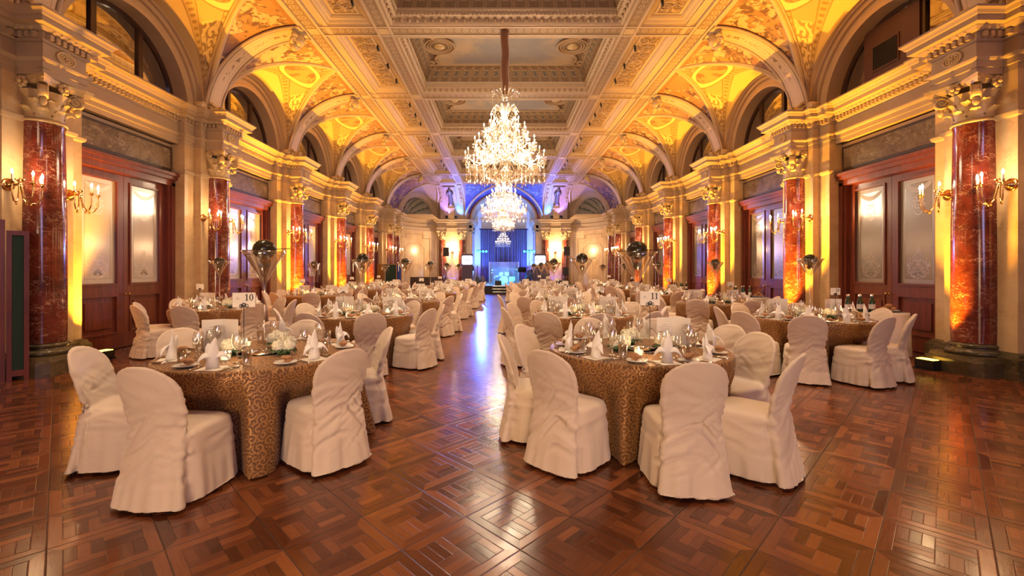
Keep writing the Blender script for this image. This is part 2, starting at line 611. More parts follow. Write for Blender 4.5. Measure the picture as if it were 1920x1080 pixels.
def mat_fresco(blue=False):
    """painted spandrel: figures on an ochre ground, violet drapery towards the springer, a brown border"""
    g = G('painted_spandrel')
    u, v, _ = g.xyz(g.coord('UV'))
    c = g.coord()
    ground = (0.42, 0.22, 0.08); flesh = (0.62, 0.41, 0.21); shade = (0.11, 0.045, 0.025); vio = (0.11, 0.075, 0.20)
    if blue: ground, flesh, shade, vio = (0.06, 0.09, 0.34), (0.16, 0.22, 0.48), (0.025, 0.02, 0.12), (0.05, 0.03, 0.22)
    w = g.warp(c, 2.2, 0.9)
    n = g.noise(w, 1.45, 4, 0.55, 0.9)
    n2 = g.noise(g.warp(c, 3.0, 0.5), 4.2, 4, 0.6, 0.5)
    fig = g.step(n, 0.46, 0.52)
    col = g.mix(fig, ground, flesh)
    line = 1.0 - g.step((n-0.49).abs(), 0.0, 0.022)
    col = g.mix(fig*g.step(n2, 0.47, 0.58)*0.9, col, shade)
    col = g.mix((1.0-fig)*g.step(n2, 0.56, 0.66)*0.5, col, (0.26, 0.12, 0.05))
    low = 1.0 - g.step(v, 0.35, 0.72)
    col = g.mix(low*g.step(n2, 0.38, 0.5)*0.85, col, vio)
    col = g.mix(line*0.8, col, shade)
    e = u.min(1.0-u).min((1.0-v)*1.2)
    bd = 1.0 - g.step(e, 0.055, 0.075)
    col = g.mix(bd*0.75, col, (0.34, 0.16, 0.06))
    return g.done(g.bsdf(col, 0.6, 0, None, 0.3))

def mat_rib():
    """broad rib with a garland down its middle"""
    g = G('garland_rib')
    u, v, _ = g.xyz(g.coord('UV'))
    n = g.noise(g.vec(u*7.0, v*26.0, 0.0), 1.0, 3, 0.6, 0.5)
    mid = g.band(u, 0.36, 0.64, 0.05)*g.band(v, 0.30, 0.95, 0.02)
    col = g.mix(mid*g.step(n, 0.52, 0.58)*0.85, (0.66, 0.50, 0.29), (0.20, 0.10, 0.035))
    ln = (u-0.14).abs().min((u-0.86).abs())
    col = g.mix((1.0-g.step(ln, 0.008, 0.03))*0.55, col, (0.36, 0.21, 0.09))
    return g.done(g.bsdf(col, 0.5, 0, None, 0.4))

def mat_sky_panel():
    g = G('painted_sky_panel')
    c = g.coord()
    x, y, z = g.xyz(c)
    n = g.noise(g.warp(c, 0.7, 0.9), 0.75, 5, 0.6)
    ed = g.step((x-XC).abs(), 0.7, 2.4)
    col = g.mix(g.step(n*0.75 + ed*0.25, 0.34, 0.66), (0.31, 0.30, 0.31), (0.60, 0.45, 0.27))
    return g.done(g.bsdf(col, 0.65, 0, None, 0.3))

def mat_guilloche(name, base, deep, freq=34.0):
    """beam face with a running ring ornament along the UV u axis (metres)"""
    g = G(name)
    u, v, _ = g.xyz(g.coord('UV'))
    fu = (u*5.0).fract() - 0.5
    fv = (v - 0.5)*1.4
    r = g.m('SQRT', fu*fu + fv*fv)
    ring = g.band(r, 0.26, 0.36, 0.03) + (1.0 - g.step(r, 0.08, 0.13))
    bead = g.m('SINE', u*90.0).gt(0.0)*(g.band(v, 0.03, 0.10, 0.01) + g.band(v, 0.90, 0.97, 0.01))
    lines = g.band(v, 0.12, 0.14, 0.006) + g.band(v, 0.86, 0.88, 0.006)
    h = (ring*g.band(v, 0.16, 0.84, 0.01) + bead).min(1.0)
    n = g.noise(g.coord(), 5, 4)
    col = g.mix(h, deep, base)  # recessed ground painted darker, as the shade round the ornament
    col = g.mix(lines.min(1.0)*0.6, col, tuple(c*0.4 for c in deep))
    col = g.mix(n*0.25, col, tuple(c*0.7 for c in base))
    return g.done(g.bsdf(col, 0.55, 0, g.bump(h, 0.6, 0.015), 0.4))

def mat_cove():
    """dark coffer cove painted with square panels, consoles and swags"""
    g = G('painted_coffer_cove')
    u, v, _ = g.xyz(g.coord('UV'))
    f = (u*2.9).fract(); a = (f-0.5).abs()
    pan = g.band(v, 0.30, 0.72, 0.01)*(1.0-g.step(a, 0.22, 0.24))
    inner = g.band(v, 0.37, 0.65, 0.01)*(1.0-g.step(a, 0.15, 0.17))
    swag = 1.0 - g.step((v - 0.82 + (0.25-a*a)*0.6).abs(), 0.015, 0.04)
    con = g.band(a, 0.36, 0.47, 0.01)
    n = g.noise(g.coord(), 9, 4)
    col = g.mix(n, (0.16, 0.10, 0.055), (0.25, 0.16, 0.085))
    col = g.mix(pan*0.8, col, (0.36, 0.25, 0.14))
    col = g.mix(inner*0.9, col, (0.10, 0.095, 0.085))
    col = g.mix(con*0.6, col, (0.36, 0.24, 0.13))
    col = g.mix(swag*0.7, col, (0.42, 0.29, 0.16))
    return g.done(g.bsdf(col, 0.6, 0, None, 0.3))

def mat_etched(name, base, etch, dark, rough, diff):
    """frosted door glass: a clear centre with etched ornaments, a worked border"""
    g = G(name)
    u, v, _ = g.xyz(g.coord('UV'))
    e = u.min(1.0-u).min((v.min(1.0-v))*2.6)
    border = 1.0 - g.step(e, 0.13, 0.14)
    line = g.band(e, 0.135, 0.155, 0.004) + g.band(e, 0.03, 0.04, 0.004)
    a = (u-0.5).abs()
    cell = g.m('SINE', u*75.0)*g.m('SINE', v*210.0)
    sc = g.scroll(a, v*2.3, 9.0, 10.0, 0.1, 0.5)
    # vase of flowers near the top, palmette near the foot, swag at the head
    bq = (1.0 - g.step(g.m('SQRT', (a/0.19)*(a/0.19) + ((v-0.74)/0.10)*((v-0.74)/0.10)), 0.85, 1.0))
    pm = (1.0 - g.step(g.m('SQRT', (a/0.33)*(a/0.33) + ((v-0.17)/0.12)*((v-0.17)/0.12)), 0.9, 1.0))
    sp = (1.0 - g.step(a - (0.36 - v)*0.8, 0.0, 0.03))*g.band(v, 0.24, 0.36, 0.01)
    swag = g.band(v - 0.86 - a*a*0.5, 0.0, 0.045, 0.008)*g.step(e, 0.14, 0.15)
    fanr = g.m('SQRT', (u-0.5)*(u-0.5)*0.22 + (v-0.085)*(v-0.085))
    fana = g.m('ARCTAN2', v-0.085, (u-0.5)*0.47)
    fan = g.band(fanr, 0.018, 0.058, 0.003)*(fana*5.5).sin().abs().gt(0.35)*g.step(v, 0.085, 0.09)
    orn = ((bq + pm + sp).min(1.0)*sc + swag*0.8).min(1.0)
    col = g.mix(border*(0.45 + cell*0.2), base, etch)
    col = g.mix(orn*0.65, col, etch)
    col = g.mix(line.min(1.0)*0.5, col, dark)
    col = g.mix(fan*0.9, col, dark)
    d = g.node('ShaderNodeBsdfDiffuse'); g.set(d.inputs[0], col)
    gl = g.node('ShaderNodeBsdfGlossy'); gl.inputs[0].default_value = (0.9,0.9,0.92,1)
    g.set(gl.inputs[1], rough + orn*0.2 + border*0.12)
    mx = g.node('ShaderNodeMixShader'); mx.inputs[0].default_value = 1.0-diff
    g.t.links.new(d.outputs[0], mx.inputs[1]); g.t.links.new(gl.outputs[0], mx.inputs[2])
    return g.done(mx.outputs[0])

M['floor'] = mat_floor()
M['cream'] = mat_plaster('cream_plaster', (0.40, 0.29, 0.18), (0.50, 0.375, 0.25))
M['vaultcream'] = mat_plaster('vault_plaster', (0.46, 0.335, 0.20), (0.56, 0.42, 0.27))
M['ceiling'] = mat_plaster('ceiling_plaster', (0.50, 0.37, 0.235), (0.60, 0.45, 0.30))
M['tan'] = mat_plaster('tan_plaster', (0.42, 0.28, 0.16), (0.50, 0.35, 0.21))
M['marble_pale'] = mat_marble('pale_yellow_marble', (0.66, 0.49, 0.28), (0.50, 0.34, 0.18), (0.36, 0.22, 0.11), 0.5, 0.9, 0.28, 0.02)
M['marble_red'] = mat_marble('red_marble', (0.19, 0.036, 0.020), (0.075, 0.014, 0.010), (0.62, 0.34, 0.22), 0.75, 2.2, 0.12, 0.022)
M['marble_grey'] = mat_marble('grey_brown_marble', (0.27, 0.20, 0.13), (0.15, 0.105, 0.07), (0.55, 0.45, 0.32), 0.7, 1.8, 0.25)
M['marble_dark'] = mat_marble('dark_green_brown_marble', (0.12, 0.085, 0.040), (0.060, 0.045, 0.022), (0.25, 0.18, 0.10), 0.5, 1.4, 0.22)
M['mahogany'] = mat_wood('mahogany', (0.105, 0.022, 0.012), (0.20, 0.046, 0.024), 2)
M['darkwood'] = mat_wood('dark_wood', (0.030, 0.012, 0.007), (0.060, 0.024, 0.013), 2, 0.4)
M['gilt'] = plain('gilded_plaster', (0.62, 0.45, 0.22), 0.45, 0.15, 0.25, 14, 0.2)
M['brass'] = plain('polished_brass', (0.74, 0.46, 0.18), 0.18, 1.0, 0.1)
M['black'] = plain('black_plastic', (0.012, 0.012, 0.013), 0.4)
M['chrome'] = plain('polished_steel', (0.75, 0.72, 0.68), 0.15, 1.0)
M['damask'] = mat_damask()
M['ivory'] = mat_fabric('ivory_slipcover', (0.69, 0.555, 0.43), (0.57, 0.45, 0.34))
M['napkin'] = mat_fabric('white_linen', (0.84, 0.80, 0.75), (0.78, 0.73, 0.68), 0.8, 0.2)
M['paper'] = plain('ivory_card', (0.80, 0.74, 0.64), 0.7, 0, 0.03)
M['ink'] = plain('black_ink', (0.015, 0.013, 0.012), 0.6)
M['print'] = plain('grey_print', (0.40, 0.35, 0.30), 0.7)
M['china'] = plain('white_china', (0.80, 0.78, 0.74), 0.12, 0, 0.02, coat=0.3)
M['biscuit'] = plain('baked_biscuit', (0.36, 0.17, 0.07), 0.7, 0, 0.35, 40, 0.5, 60)
M['glass'] = glassy('clear_glass', (0.95, 0.94, 0.92), 1.0, 0.02, 0.15, 1.4)
M['martini'] = glassy('martini_glass', (0.95, 0.93, 0.90), 1.0, 0.03, 0.12, 1.3)
M['crystal'] = glassy('cut_crystal', (0.98, 0.96, 0.92), 1.0, 0.06, 0.24, 1.0, 0.11, (1.0, 0.86, 0.62))
M['plexi'] = glassy('clear_acrylic', (0.88, 0.93, 0.97), 0.6, 0.35, 0.06, 1.6, 0.12, (0.75, 0.92, 1.0))
M['winglass'] = glassy('dark_window_glass', (0.55, 0.45, 0.38), 0.85, 0.03, 0.22, 1.0)
M['olive'] = plain('dark_olive_ball', (0.030, 0.022, 0.012), 0.16, 0, 0.5, 12, spec=0.3)
M['petal'] = plain('cream_petals', (0.82, 0.78, 0.60), 0.7, 0, 0.08, 60)
M['leaf'] = plain('dark_green_leaves', (0.035, 0.075, 0.025), 0.5, 0, 0.3)
M['wax'] = emitter('lit_candle_wax', (1.0, 0.80, 0.48), 2.6)
M['flame'] = emitter('candle_bulb', (1.0, 0.84, 0.60), 22.0)
M['candle'] = plain('white_candle_sleeve', (0.80, 0.66, 0.46), 0.5)
M['lunette'] = mat_lunette()
M['fresco'] = mat_fresco()
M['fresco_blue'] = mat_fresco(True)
M['rib'] = mat_rib()
M['skypanel'] = mat_sky_panel()
M['guil'] = mat_guilloche('guilloche_beam', (0.60, 0.45, 0.28), (0.30, 0.19, 0.095))
M['cove'] = mat_cove()
M['relief'] = mat_carved('arabesque_relief', (0.50, 0.35, 0.20), (0.28, 0.175, 0.09), 4.5, 0.55, 0.6, 0.2)
M['etched_l'] = mat_etched('etched_glass_pale', (0.62, 0.57, 0.56), (0.40, 0.34, 0.28), (0.08, 0.06, 0.05), 0.14, 0.72)  # paler copy for the left doors, their brighter light put into the colour
M['etched_r'] = mat_etched('etched_glass_grey', (0.16, 0.135, 0.12), (0.26, 0.21, 0.17), (0.02, 0.02, 0.02), 0.20, 0.78)  # same glass in a darker tone for the less lit right doors
M['curtain'] = mat_fabric('purple_curtain', (0.085, 0.045, 0.11), (0.045, 0.022, 0.065), 0.5, 0.4)
M['stagecloth'] = plain('black_stage_cloth', (0.012, 0.012, 0.016), 0.6)
M['whitewall'] = mat_plaster('white_plaster', (0.70, 0.66, 0.62), (0.78, 0.74, 0.70))
M['green'] = plain('dark_green_board', (0.010, 0.035, 0.025), 0.8)
M['ochre'] = plain('ochre_board', (0.40, 0.17, 0.03), 0.7)
M['bluebd'] = plain('blue_board', (0.03, 0.08, 0.42), 0.7)
M['redband'] = plain('dark_red_band', (0.20, 0.022, 0.03), 0.5)
M['bottle'] = plain('green_bottle_glass', (0.012, 0.045, 0.014), 0.08, 0, 0.2, coat=0.4)
M['label'] = plain('paper_label', (0.75, 0.70, 0.60), 0.7)
M['whitecloth'] = mat_fabric('white_cloth', (0.78, 0.70, 0.60), (0.70, 0.61, 0.52))
M['shell'] = mat_plaster('shell_plaster', (0.44, 0.40, 0.31), (0.52, 0.47, 0.37))
M['shellgreen'] = mat_plaster('shell_groove', (0.16, 0.18, 0.14), (0.22, 0.23, 0.18))
M['sheath'] = mat_fabric('brown_velvet_sleeve', (0.26, 0.11, 0.05), (0.20, 0.08, 0.035), 0.7, 0.5)
M['brownpanel'] = plain('brown_painted_panel', (0.085, 0.028, 0.014), 0.5)

# ================================================================== floor and shell
XW, XS, XP, XBK, XD = 7.15, 7.02, 6.87, 6.50, 7.42     # wall, outer strip, pilaster, entablature block, door recess
b = MB(); b.box(-8.4, 8.6, YBACK, 36.2, -0.2, 0.0)
struct('floor', b, [M['floor']], label='worn oak parquet floor laid in diagonal square panels')

def entab_path():
    p = [(XW, YBACK)]
    def pier(y, w=0.8, extra=None):
        ys = [y] if extra is None else [y, extra]
        p.extend([(XW, ys[0]-w), (XS, ys[0]-w), (XS, ys[0]-0.5), (XP, ys[0]-0.5)])
        for q in ys:
            p.extend([(XP, q-0.32), (XBK, q-0.32), (XBK, q+0.32), (XP, q+0.32)])
        return ys[-1]
    for y in YK[:-1]:
        pier(y)
        p.extend([(XP, y+0.5), (XS, y+0.5), (XS, y+0.8), (XW, y+0.8)])
    pier(YK[-1], 0.8, 28.05)
    for i in range(0, 13):
        a = radians(90*i/12)
        p.append((4.87 + 2.0*cos(a), 28.95 + 2.9*sin(a)))
    for q in (4.40, 3.00):
        p.extend([(q+0.33, YEND), (q+0.33, YEND-0.32), (q-0.33, YEND-0.32), (q-0.33, YEND)])
    p.extend([(2.30, YEND), (2.30, 35.0)])
    return p
PATH = entab_path()
Z0 = 4.22
PROF = [(0.0, Z0), (0.0, 4.31), (0.02, 4.315), (0.02, 4.40), (0.045, 4.41), (0.06, 4.44), (0.06, 4.46), (0.0, 4.47),
        (0.0, 4.665), (0.02, 4.675), (0.035, 4.70), (0.035, 4.79), (0.085, 4.80), (0.12, 4.845), (0.12, 4.855), (0.205, 4.86),
        (0.205, 4.935), (0.225, 4.945), (0.245, 4.985), (0.275, 5.01), (0.275, 5.04), (0.0, 5.05)]

def along(path, step, y0, y1, fn):
    """call fn(point, tangent, normal) at even steps on each straight run of the path"""
    for (a, b_) in zip(path[:-1], path[1:]):
        A, B = Vector(a), Vector(b_)
        d = B - A; L = d.length
        if L < 0.08 or max(A.y, B.y) < y0 or min(A.y, B.y) > y1: continue
        d /= L
        n = max(1, int(L/step))
        for i in range(n):
            fn(A + d*(L*(i+0.5)/n), d, Vector((-d.y, d.x)))

for sd, sname in SIDES:
    b = MB()
    b.sweep(PROF, PATH, side=-1)
    # ledge behind the cornice, up to the lunettes
    b.box(6.8, 7.9, YBACK, 28.05, 5.02, 5.048)
    struct('trim_1', b, [M['cream']], sd, 'cream classical cornice and frieze along the %s wall' % sname)
    b = MB()
    def dentil(P, d, n):
        c = P + n*0.055
        b.obox((c.x, c.y, 4.745), (d.x, d.y, 0), (n.x, n.y, 0), (0,0,1), 0.026, 0.034, 0.036)
    along(PATH, 0.088, 5.0, 33.0, dentil)
    struct('trim_2', b, [M['cream']], sd, 'row of dentils under the %s cornice' % sname)
    b = MB()
    def egg(P, d, n):
        c = P + n*0.095
        b.ball((c.x, c.y, 4.825), 0.03, 5, 3, 0, sx=1.0, sy=1.0, sz=0.9)
    along(PATH, 0.105, 5.0, 24.0, egg)
    struct('trim_3', b, [M['gilt']], sd, 'egg moulding above the dentils of the %s cornice' % sname)

    # rosettes on the entablature blocks
    b = MB()
    for y in YK + [28.05]:
        for r0, r1, dx in ((0.125, 0.018, 0.0), (0.09, 0.012, 0.0)):
            pts = [(XBK - 0.012, y + r0*cos(2*pi*i/20), 4.567 + r0*sin(2*pi*i/20)*0.72) for i in range(21)]
            b.tube(pts, r1, 5, cap=False)
        for k in range(8):
            a = 2*pi*k/8
            b.ball((XBK-0.008, y+0.055*cos(a), 4.567+0.055*sin(a)*0.72), 0.024, 6, 4, 0, sx=0.7)
        b.ball((XBK-0.012, y, 4.567), 0.025, 6, 4)
    for q in (4.40, 3.00):
        pts = [(q + 0.12*cos(2*pi*i/16), YEND-0.335, 4.567 + 0.09*sin(2*pi*i/16)) for i in range(17)]
        b.tube(pts, 0.018, 5, cap=False)
        b.ball((q, YEND-0.335, 4.567), 0.05, 6, 4, sy=0.5)
    struct('trim_4', b, [M['gilt']], sd, 'round rosettes on the %s frieze above the columns' % sname)

    # piers and wall
    wall = MB()
    for y in YK[:-1]:
        wall.box(XS, 8.0, y-0.8, y+0.8, 0, Z0)
        wall.box(XP, XS+0.01, y-0.5, y+0.5, 0, Z0)
    wall.box(XS, 8.0, YK[-1]-0.8, 29.2, 0, Z0)
    wall.box(XP, XS+0.01, YK[-1]-0.5, 28.95, 0, Z0)
    struct('wall_'+sname, wall, [M['marble_pale']], sd, 'pale marble piers of the %s wall' % sname)
    wall = MB()
    wall.box(7.75, 7.95, YBACK, 29.0, 0, 8.2)
    wall.box(XW+0.02, 7.76, YBACK, YK[0]-0.8, 0, Z0)
    wall.box(XW+0.04, 7.95, YBACK, 28.5, Z0+0.02, 5.01)
    for i in range(len(YK)-1):
        wall.box(7.30, 7.76, YK[i]+0.79, YK[i+1]-0.79, 3.56, Z0-0.01)
    struct('wall_'+sname, wall, [M['cream']], sd, 'cream plaster of the %s wall' % sname)
    # capital band of the pilaster strips and plinth
    b = MB()
    pr = [(0.0, 3.58), (0.03, 3.60), (0.045, 3.64), (0.045, 3.66), (0.0, 3.68)]
    bp = [(0.0, 0.36), (0.05, 0.34), (0.06, 0.30), (0.09, 0.28), (0.10, 0.0)]
    base = MB()
    for y in YK:
        w1 = 0.5 if y < 26 else 28.95 - y
        path = [(7.4, y-0.8), (XS, y-0.8), (XS, y-0.5), (XP, y-0.5), (XP, y+w1), (XS, y+w1), (XS, y+w1+0.3), (7.4, y+w1+0.3)]
        b.sweep(pr, path, side=-1)
        base.sweep(bp, path, side=-1)
    struct('trim_5', b, [M['cream']], sd, 'thin moulded bands at the pilaster heads of the %s wall' % sname)
    struct('baseboard_'+sname, base, [M['marble_dark']], sd, 'dark marble plinth along the %s wall' % sname)

    # marble panels over the doors
    b = MB()
    for i in range(1, len(YK)-1):
        y0, y1 = YK[i]+0.84, YK[i+1]-0.84
        b.box(7.27, 7.31, y0, y1, 3.62, 4.14, 1)
        b.box(7.262, 7.29, y0+0.05, y1-0.05, 3.67, 4.09, 0)
    struct('trim_6', b, [M['marble_grey'], M['darkwood']], sd, 'grey brown marble panels above the %s doors' % sname)

# ------------------------------------------------------------------ doors
ORD = ['nearest', 'second nearest', 'third nearest', 'fourth nearest', 'fifth nearest', 'farthest']
def frame_ring(b, x0, x1, y0, y1, z0, z1, w, m=0):
    b.box(x0, x1, y0, y0+w, z0, z1, m); b.box(x0, x1, y1-w, y1, z0, z1, m)
    b.box(x0, x1, y0+w, y1-w, z1-w, z1, m); b.box(x0, x1, y0+w, y1-w, z0, z0+w, m)
nd = 0
for sd, sname in SIDES:
    for i in range(1, len(YK)-1):
        nd += 1
        ym = (YK[i]+YK[i+1])/2
        h = PITCH/2 - 0.8 + 0.01
        fr = MB()
        for w, xx in ((0.17, 7.26), (0.11, 7.22)):
            fr.box(xx, 7.7, ym-h, ym-h+w, 0, 3.36)
            fr.box(xx, 7.7, ym+h-w, ym+h, 0, 3.36)
        fr.box(7.22, 7.7, ym-h, ym+h, 3.30, 3.42); fr.box(7.16, 7.7, ym-h, ym+h, 3.42, 3.50); fr.box(7.12, 7.7, ym-h, ym+h, 3.50, 3.56)
        d = struct('door_%d' % nd, fr, [M['mahogany']], sd, 'mahogany double door with etched glass, %s on the %s wall' % (ORD[max(0, i-2)] if i > 1 else 'beside the camera', sname))
        inner = h - 0.17
        for leaf in (-1, 1):
            y0, y1 = (ym-inner, ym-0.004) if leaf < 0 else (ym+0.004, ym+inner)
            lf = MB()
            st = 0.15
            lf.box(7.34, 7.40, y0, y0+st, 0.02, 3.30); lf.box(7.34, 7.40, y1-st, y1, 0.02, 3.30)
            lf.box(7.34, 7.40, y0+st, y1-st, 3.14, 3.30); lf.box(7.34, 7.40, y0+st, y1-st, 1.0, 1.24); lf.box(7.34, 7.40, y0+st, y1-st, 0.02, 0.30)
            lf.box(7.365, 7.39, y0+st-0.01, y1-st+0.01, 0.28, 1.02)
            frame_ring(lf, 7.318, 7.37, y0+st-0.03, y1-st+0.03, 1.20, 3.18, 0.035)
            frame_ring(lf, 7.322, 7.37, y0+st-0.02, y1-st+0.02, 0.30, 1.02, 0.03)
            lf.box(7.345, 7.37, y0+st+0.09, y1-st-0.09, 0.42, 0.90)
            lo = put('leaf', lf.mesh('door_leaf', [M['mahogany']], sd, XC), d)
            gl = MB()
            ya, yb = y0+st, y1-st
            gl.add([(7.365, ya, 1.22), (7.365, yb, 1.22), (7.365, yb, 3.16), (7.365, ya, 3.16), (7.38, ya, 1.22), (7.38, yb, 1.22), (7.38, yb, 3.16), (7.38, ya, 3.16)],
                   [(0,1,2,3), (7,6,5,4)], 0, [[(0,0),(1,0),(1,1),(0,1)], [(0,1),(1,1),(1,0),(0,0)]])
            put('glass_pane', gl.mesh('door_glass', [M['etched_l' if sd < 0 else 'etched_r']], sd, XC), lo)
        hd = MB()
        hd.lathe([(0.0, 0), (0.022, 0), (0.022, 0.012), (0.010, 0.016), (0.010, 0.05), (0.026, 0.06), (0.028, 0.08), (0.0, 0.09)], 10)
        k = MB(); k.v = [(7.34 - z, ym+0.06+x, 1.03+y) for x, y, z in hd.v]; k.f = hd.f; k.m = hd.m; k.sm = hd.sm; k.uv = hd.uv
        put('door_knob', k.mesh('door_knob', [M['brass']], sd, XC), d)

# ------------------------------------------------------------------ columns
def spiral(c, r0, turns, n, ax, az, start=0.0, r1=0.012):
    c = Vector(c); ax = Vector(ax); az = Vector(az)
    return [c + ax*(cos(start+turns*2*pi*i/n)*(r0+(r1-r0)*i/n)) + az*(sin(start+turns*2*pi*i/n)*(r0+(r1-r0)*i/n)) for i in range(n+1)]

def capital_mb():
    b = MB()
    b.lathe([(0.225, 3.60), (0.262, 3.615), (0.262, 3.635), (0.235, 3.65), (0.222, 3.66), (0.225, 3.78), (0.245, 3.92), (0.29, 4.02), (0.30, 4.04)], 24)
    # abacus with hollow sides
    poly = []
    for q in range(4):
        for i in range(9):
            t = -1 + 2*i/9
            hollow = 0.275 + 0.10*t*t
            a = q*pi/2
            x, y = hollow, 0.36*t
            poly.append((x*cos(a)-y*sin(a), x*sin(a)+y*cos(a)))
    b.prism(poly, lambda x, y, d: (x*d[1], y*d[1], d[0]), (4.12, 0.94), (4.17, 1.0))
    b.prism(poly, lambda x, y, d: (x*d[1], y*d[1], d[0]), (4.17, 1.03), (4.225, 1.06))
    for q in range(4):
        a = pi/4 + q*pi/2
        dr = Vector((cos(a), sin(a), 0)); tn = Vector((-sin(a), cos(a), 0)); up = Vector((0,0,1))
        c = dr*0.345 + up*4.015
        for s_ in (-1, 1):
            pts = spiral(c + tn*(0.040*s_), 0.105, 2.2, 34, dr, up, pi/2)
            b.tube(pts, [0.022 - 0.010*i/34 for i in range(35)], 5)
        disc = [c + dr*(0.098*cos(2*pi*i/18)) + up*(0.098*sin(2*pi*i/18)) for i in range(18)]
        vs = [tuple(p + tn*0.034) for p in disc] + [tuple(p - tn*0.034) for p in disc]
        b.add(vs, [tuple(range(18)), tuple(range(35, 17, -1))] + [(i, 18+i, 18+(i+1) % 18, (i+1) % 18) for i in range(18)])
        # stalk up to the volute
        b.tube([dr*0.24+up*3.86, dr*0.265+up*3.98, dr*0.30+up*4.08, dr*0.345+up*4.115], [0.03, 0.035, 0.035, 0.025], 6)
        # drooping leaf under the volute
        b.ball(tuple(dr*0.36 + up*3.875), 0.045, 7, 5, sz=1.5)
        # abacus flower
        a2 = q*pi/2
        f = Vector((cos(a2)*0.30, sin(a2)*0.30, 4.13)); t2 = Vector((-sin(a2), cos(a2), 0))
        for k in range(7):
            w = 2*pi*k/7
            b.ball(tuple(f + t2*(0.055*cos(w)) + up*(0.055*sin(w))), 0.034, 6, 4)
        b.ball(tuple(f + Vector((cos(a2), sin(a2), 0))*0.03), 0.035, 6, 4)
    for row, (n, z0, h, off) in enumerate(((8, 3.665, 0.17, 0.0), (8, 3.72, 0.25, pi/8))):
        for k in range(n):
            a = off + 2*pi*k/n
            dr = Vector((cos(a), sin(a), 0)); tn = Vector((-sin(a), cos(a), 0))
            def leaf(u, v, dr=dr, tn=tn):
                w = 0.085*(1-0.75*v**2.2)*(1+0.13*sin(v*20))
                out = 0.235 + 0.02*v + 0.10*max(0, v-0.55)**1.3/0.45**1.3*0.9 - 0.02*abs(u-0.5)*2
                zz = z0 + h*(v if v < 0.85 else 0.85 - (v-0.85)*0.8)
                return dr*out + tn*((u-0.5)*2*w) + Vector((0,0,zz))
            b.grid(leaf, 4, 8, uv=False)
    return b

cap_me = capital_mb().mesh('capital', [M['gilt']])
b = MB()
b.lathe([(0.252, 0.44), (0.255, 0.60), (0.256, 1.4), (0.252, 2.2), (0.240, 3.0), (0.230, 3.56), (0.242, 3.585), (0.242, 3.60)], 32)
shaft_me = b.mesh('shaft', [M['marble_red']])
b = MB()
b.lathe([(0.30, 0.26), (0.325, 0.28), (0.33, 0.31), (0.31, 0.335), (0.275, 0.345), (0.262, 0.37), (0.28, 0.385), (0.282, 0.41), (0.262, 0.425), (0.238, 0.44)], 28)
base_me = b.mesh('base', [M['marble_dark']])
b = MB()
pl = [(0.30, -0.40), (0.30, 0.40), (-0.30, 0.40), (-0.40, 0.30), (-0.40, -0.30), (-0.30, -0.40)]
b.prism(pl, lambda x, y, d: (x*d[1], y*d[1], d[0]), (0.0, 1.06), (0.20, 1.06))
b.prism(pl, lambda x, y, d: (x*d[1], y*d[1], d[0]), (0.20, 1.0), (0.265, 0.95))
b2 = MB(); b2.v = [(-x, y, z) for x, y, z in b.v]; b2.f = [f[::-1] for f in b.f]; b2.m = b.m; b2.sm = b.sm; b2.uv = b.uv
ped_me = {1: b.mesh('pedestal', [M['marble_dark']]), -1: b2.mesh('pedestal', [M['marble_dark']])}

def column(x, y, label, sd=1, rz=0.0, group='red marble columns along the hall'):
    t = thing('marble_column', label, 'column', (x, y, 0), rz, group)
    put('pedestal', ped_me[sd], t); put('base', base_me, t); put('shaft', shaft_me, t); put('capital', cap_me, t)
    return t
NTH = ['first', 'second', 'third', 'fourth', 'fifth', 'sixth', 'seventh', 'eighth']
for sd, sname in SIDES:
    for k, y in enumerate(YK[1:] + [28.05]):
        lab = ('red marble column beside the camera on the %s' % sname) if k == 0 else 'red marble column with gilded capital, %s from the camera on the %s wall' % (NTH[k-1], sname)
        column(XC + sd*6.82, y, lab, sd)
    for q, w in ((4.40, 'outer'), (3.00, 'inner')):
        column(XC + sd*q, YEND - 0.02, 'red marble column, %s of the pair on the end wall %s of the stage' % (w, sname), 1, radians(90))

# ------------------------------------------------------------------ upper walls: lunettes with arched windows
R0, R1 = 1.46, 1.78
def arch_band(b, ym, prof, zc=ZC, n=28, m=0, uv=False):
    """moulding of (radius, x) points round a semicircle about (ym, zc), half-room coordinates"""
    k = len(prof)
    vs = []
    for i in range(n+1):
        a = pi*i/n
        for r, x in prof:
            vs.append((x, ym - r*cos(a), zc + r*sin(a)))
    fs = [(i*k+j, i*k+j+1, (i+1)*k+j+1, (i+1)*k+j) for i in range(n) for j in range(k-1)]
    b.add(vs, fs, m, None, False)

def groin(t, ym, w=1.90):
    z = ZC + HV*sin(t)
    x = XE + 2.22*sqrt(max(0.0, 1-((z-ZC)/HV)**2))
    return Vector((x, ym - w*cos(t), z))
def cove_x(z):
    return XE + 2.22*sqrt(max(0.0, 1-((z-ZC)/HV)**2))

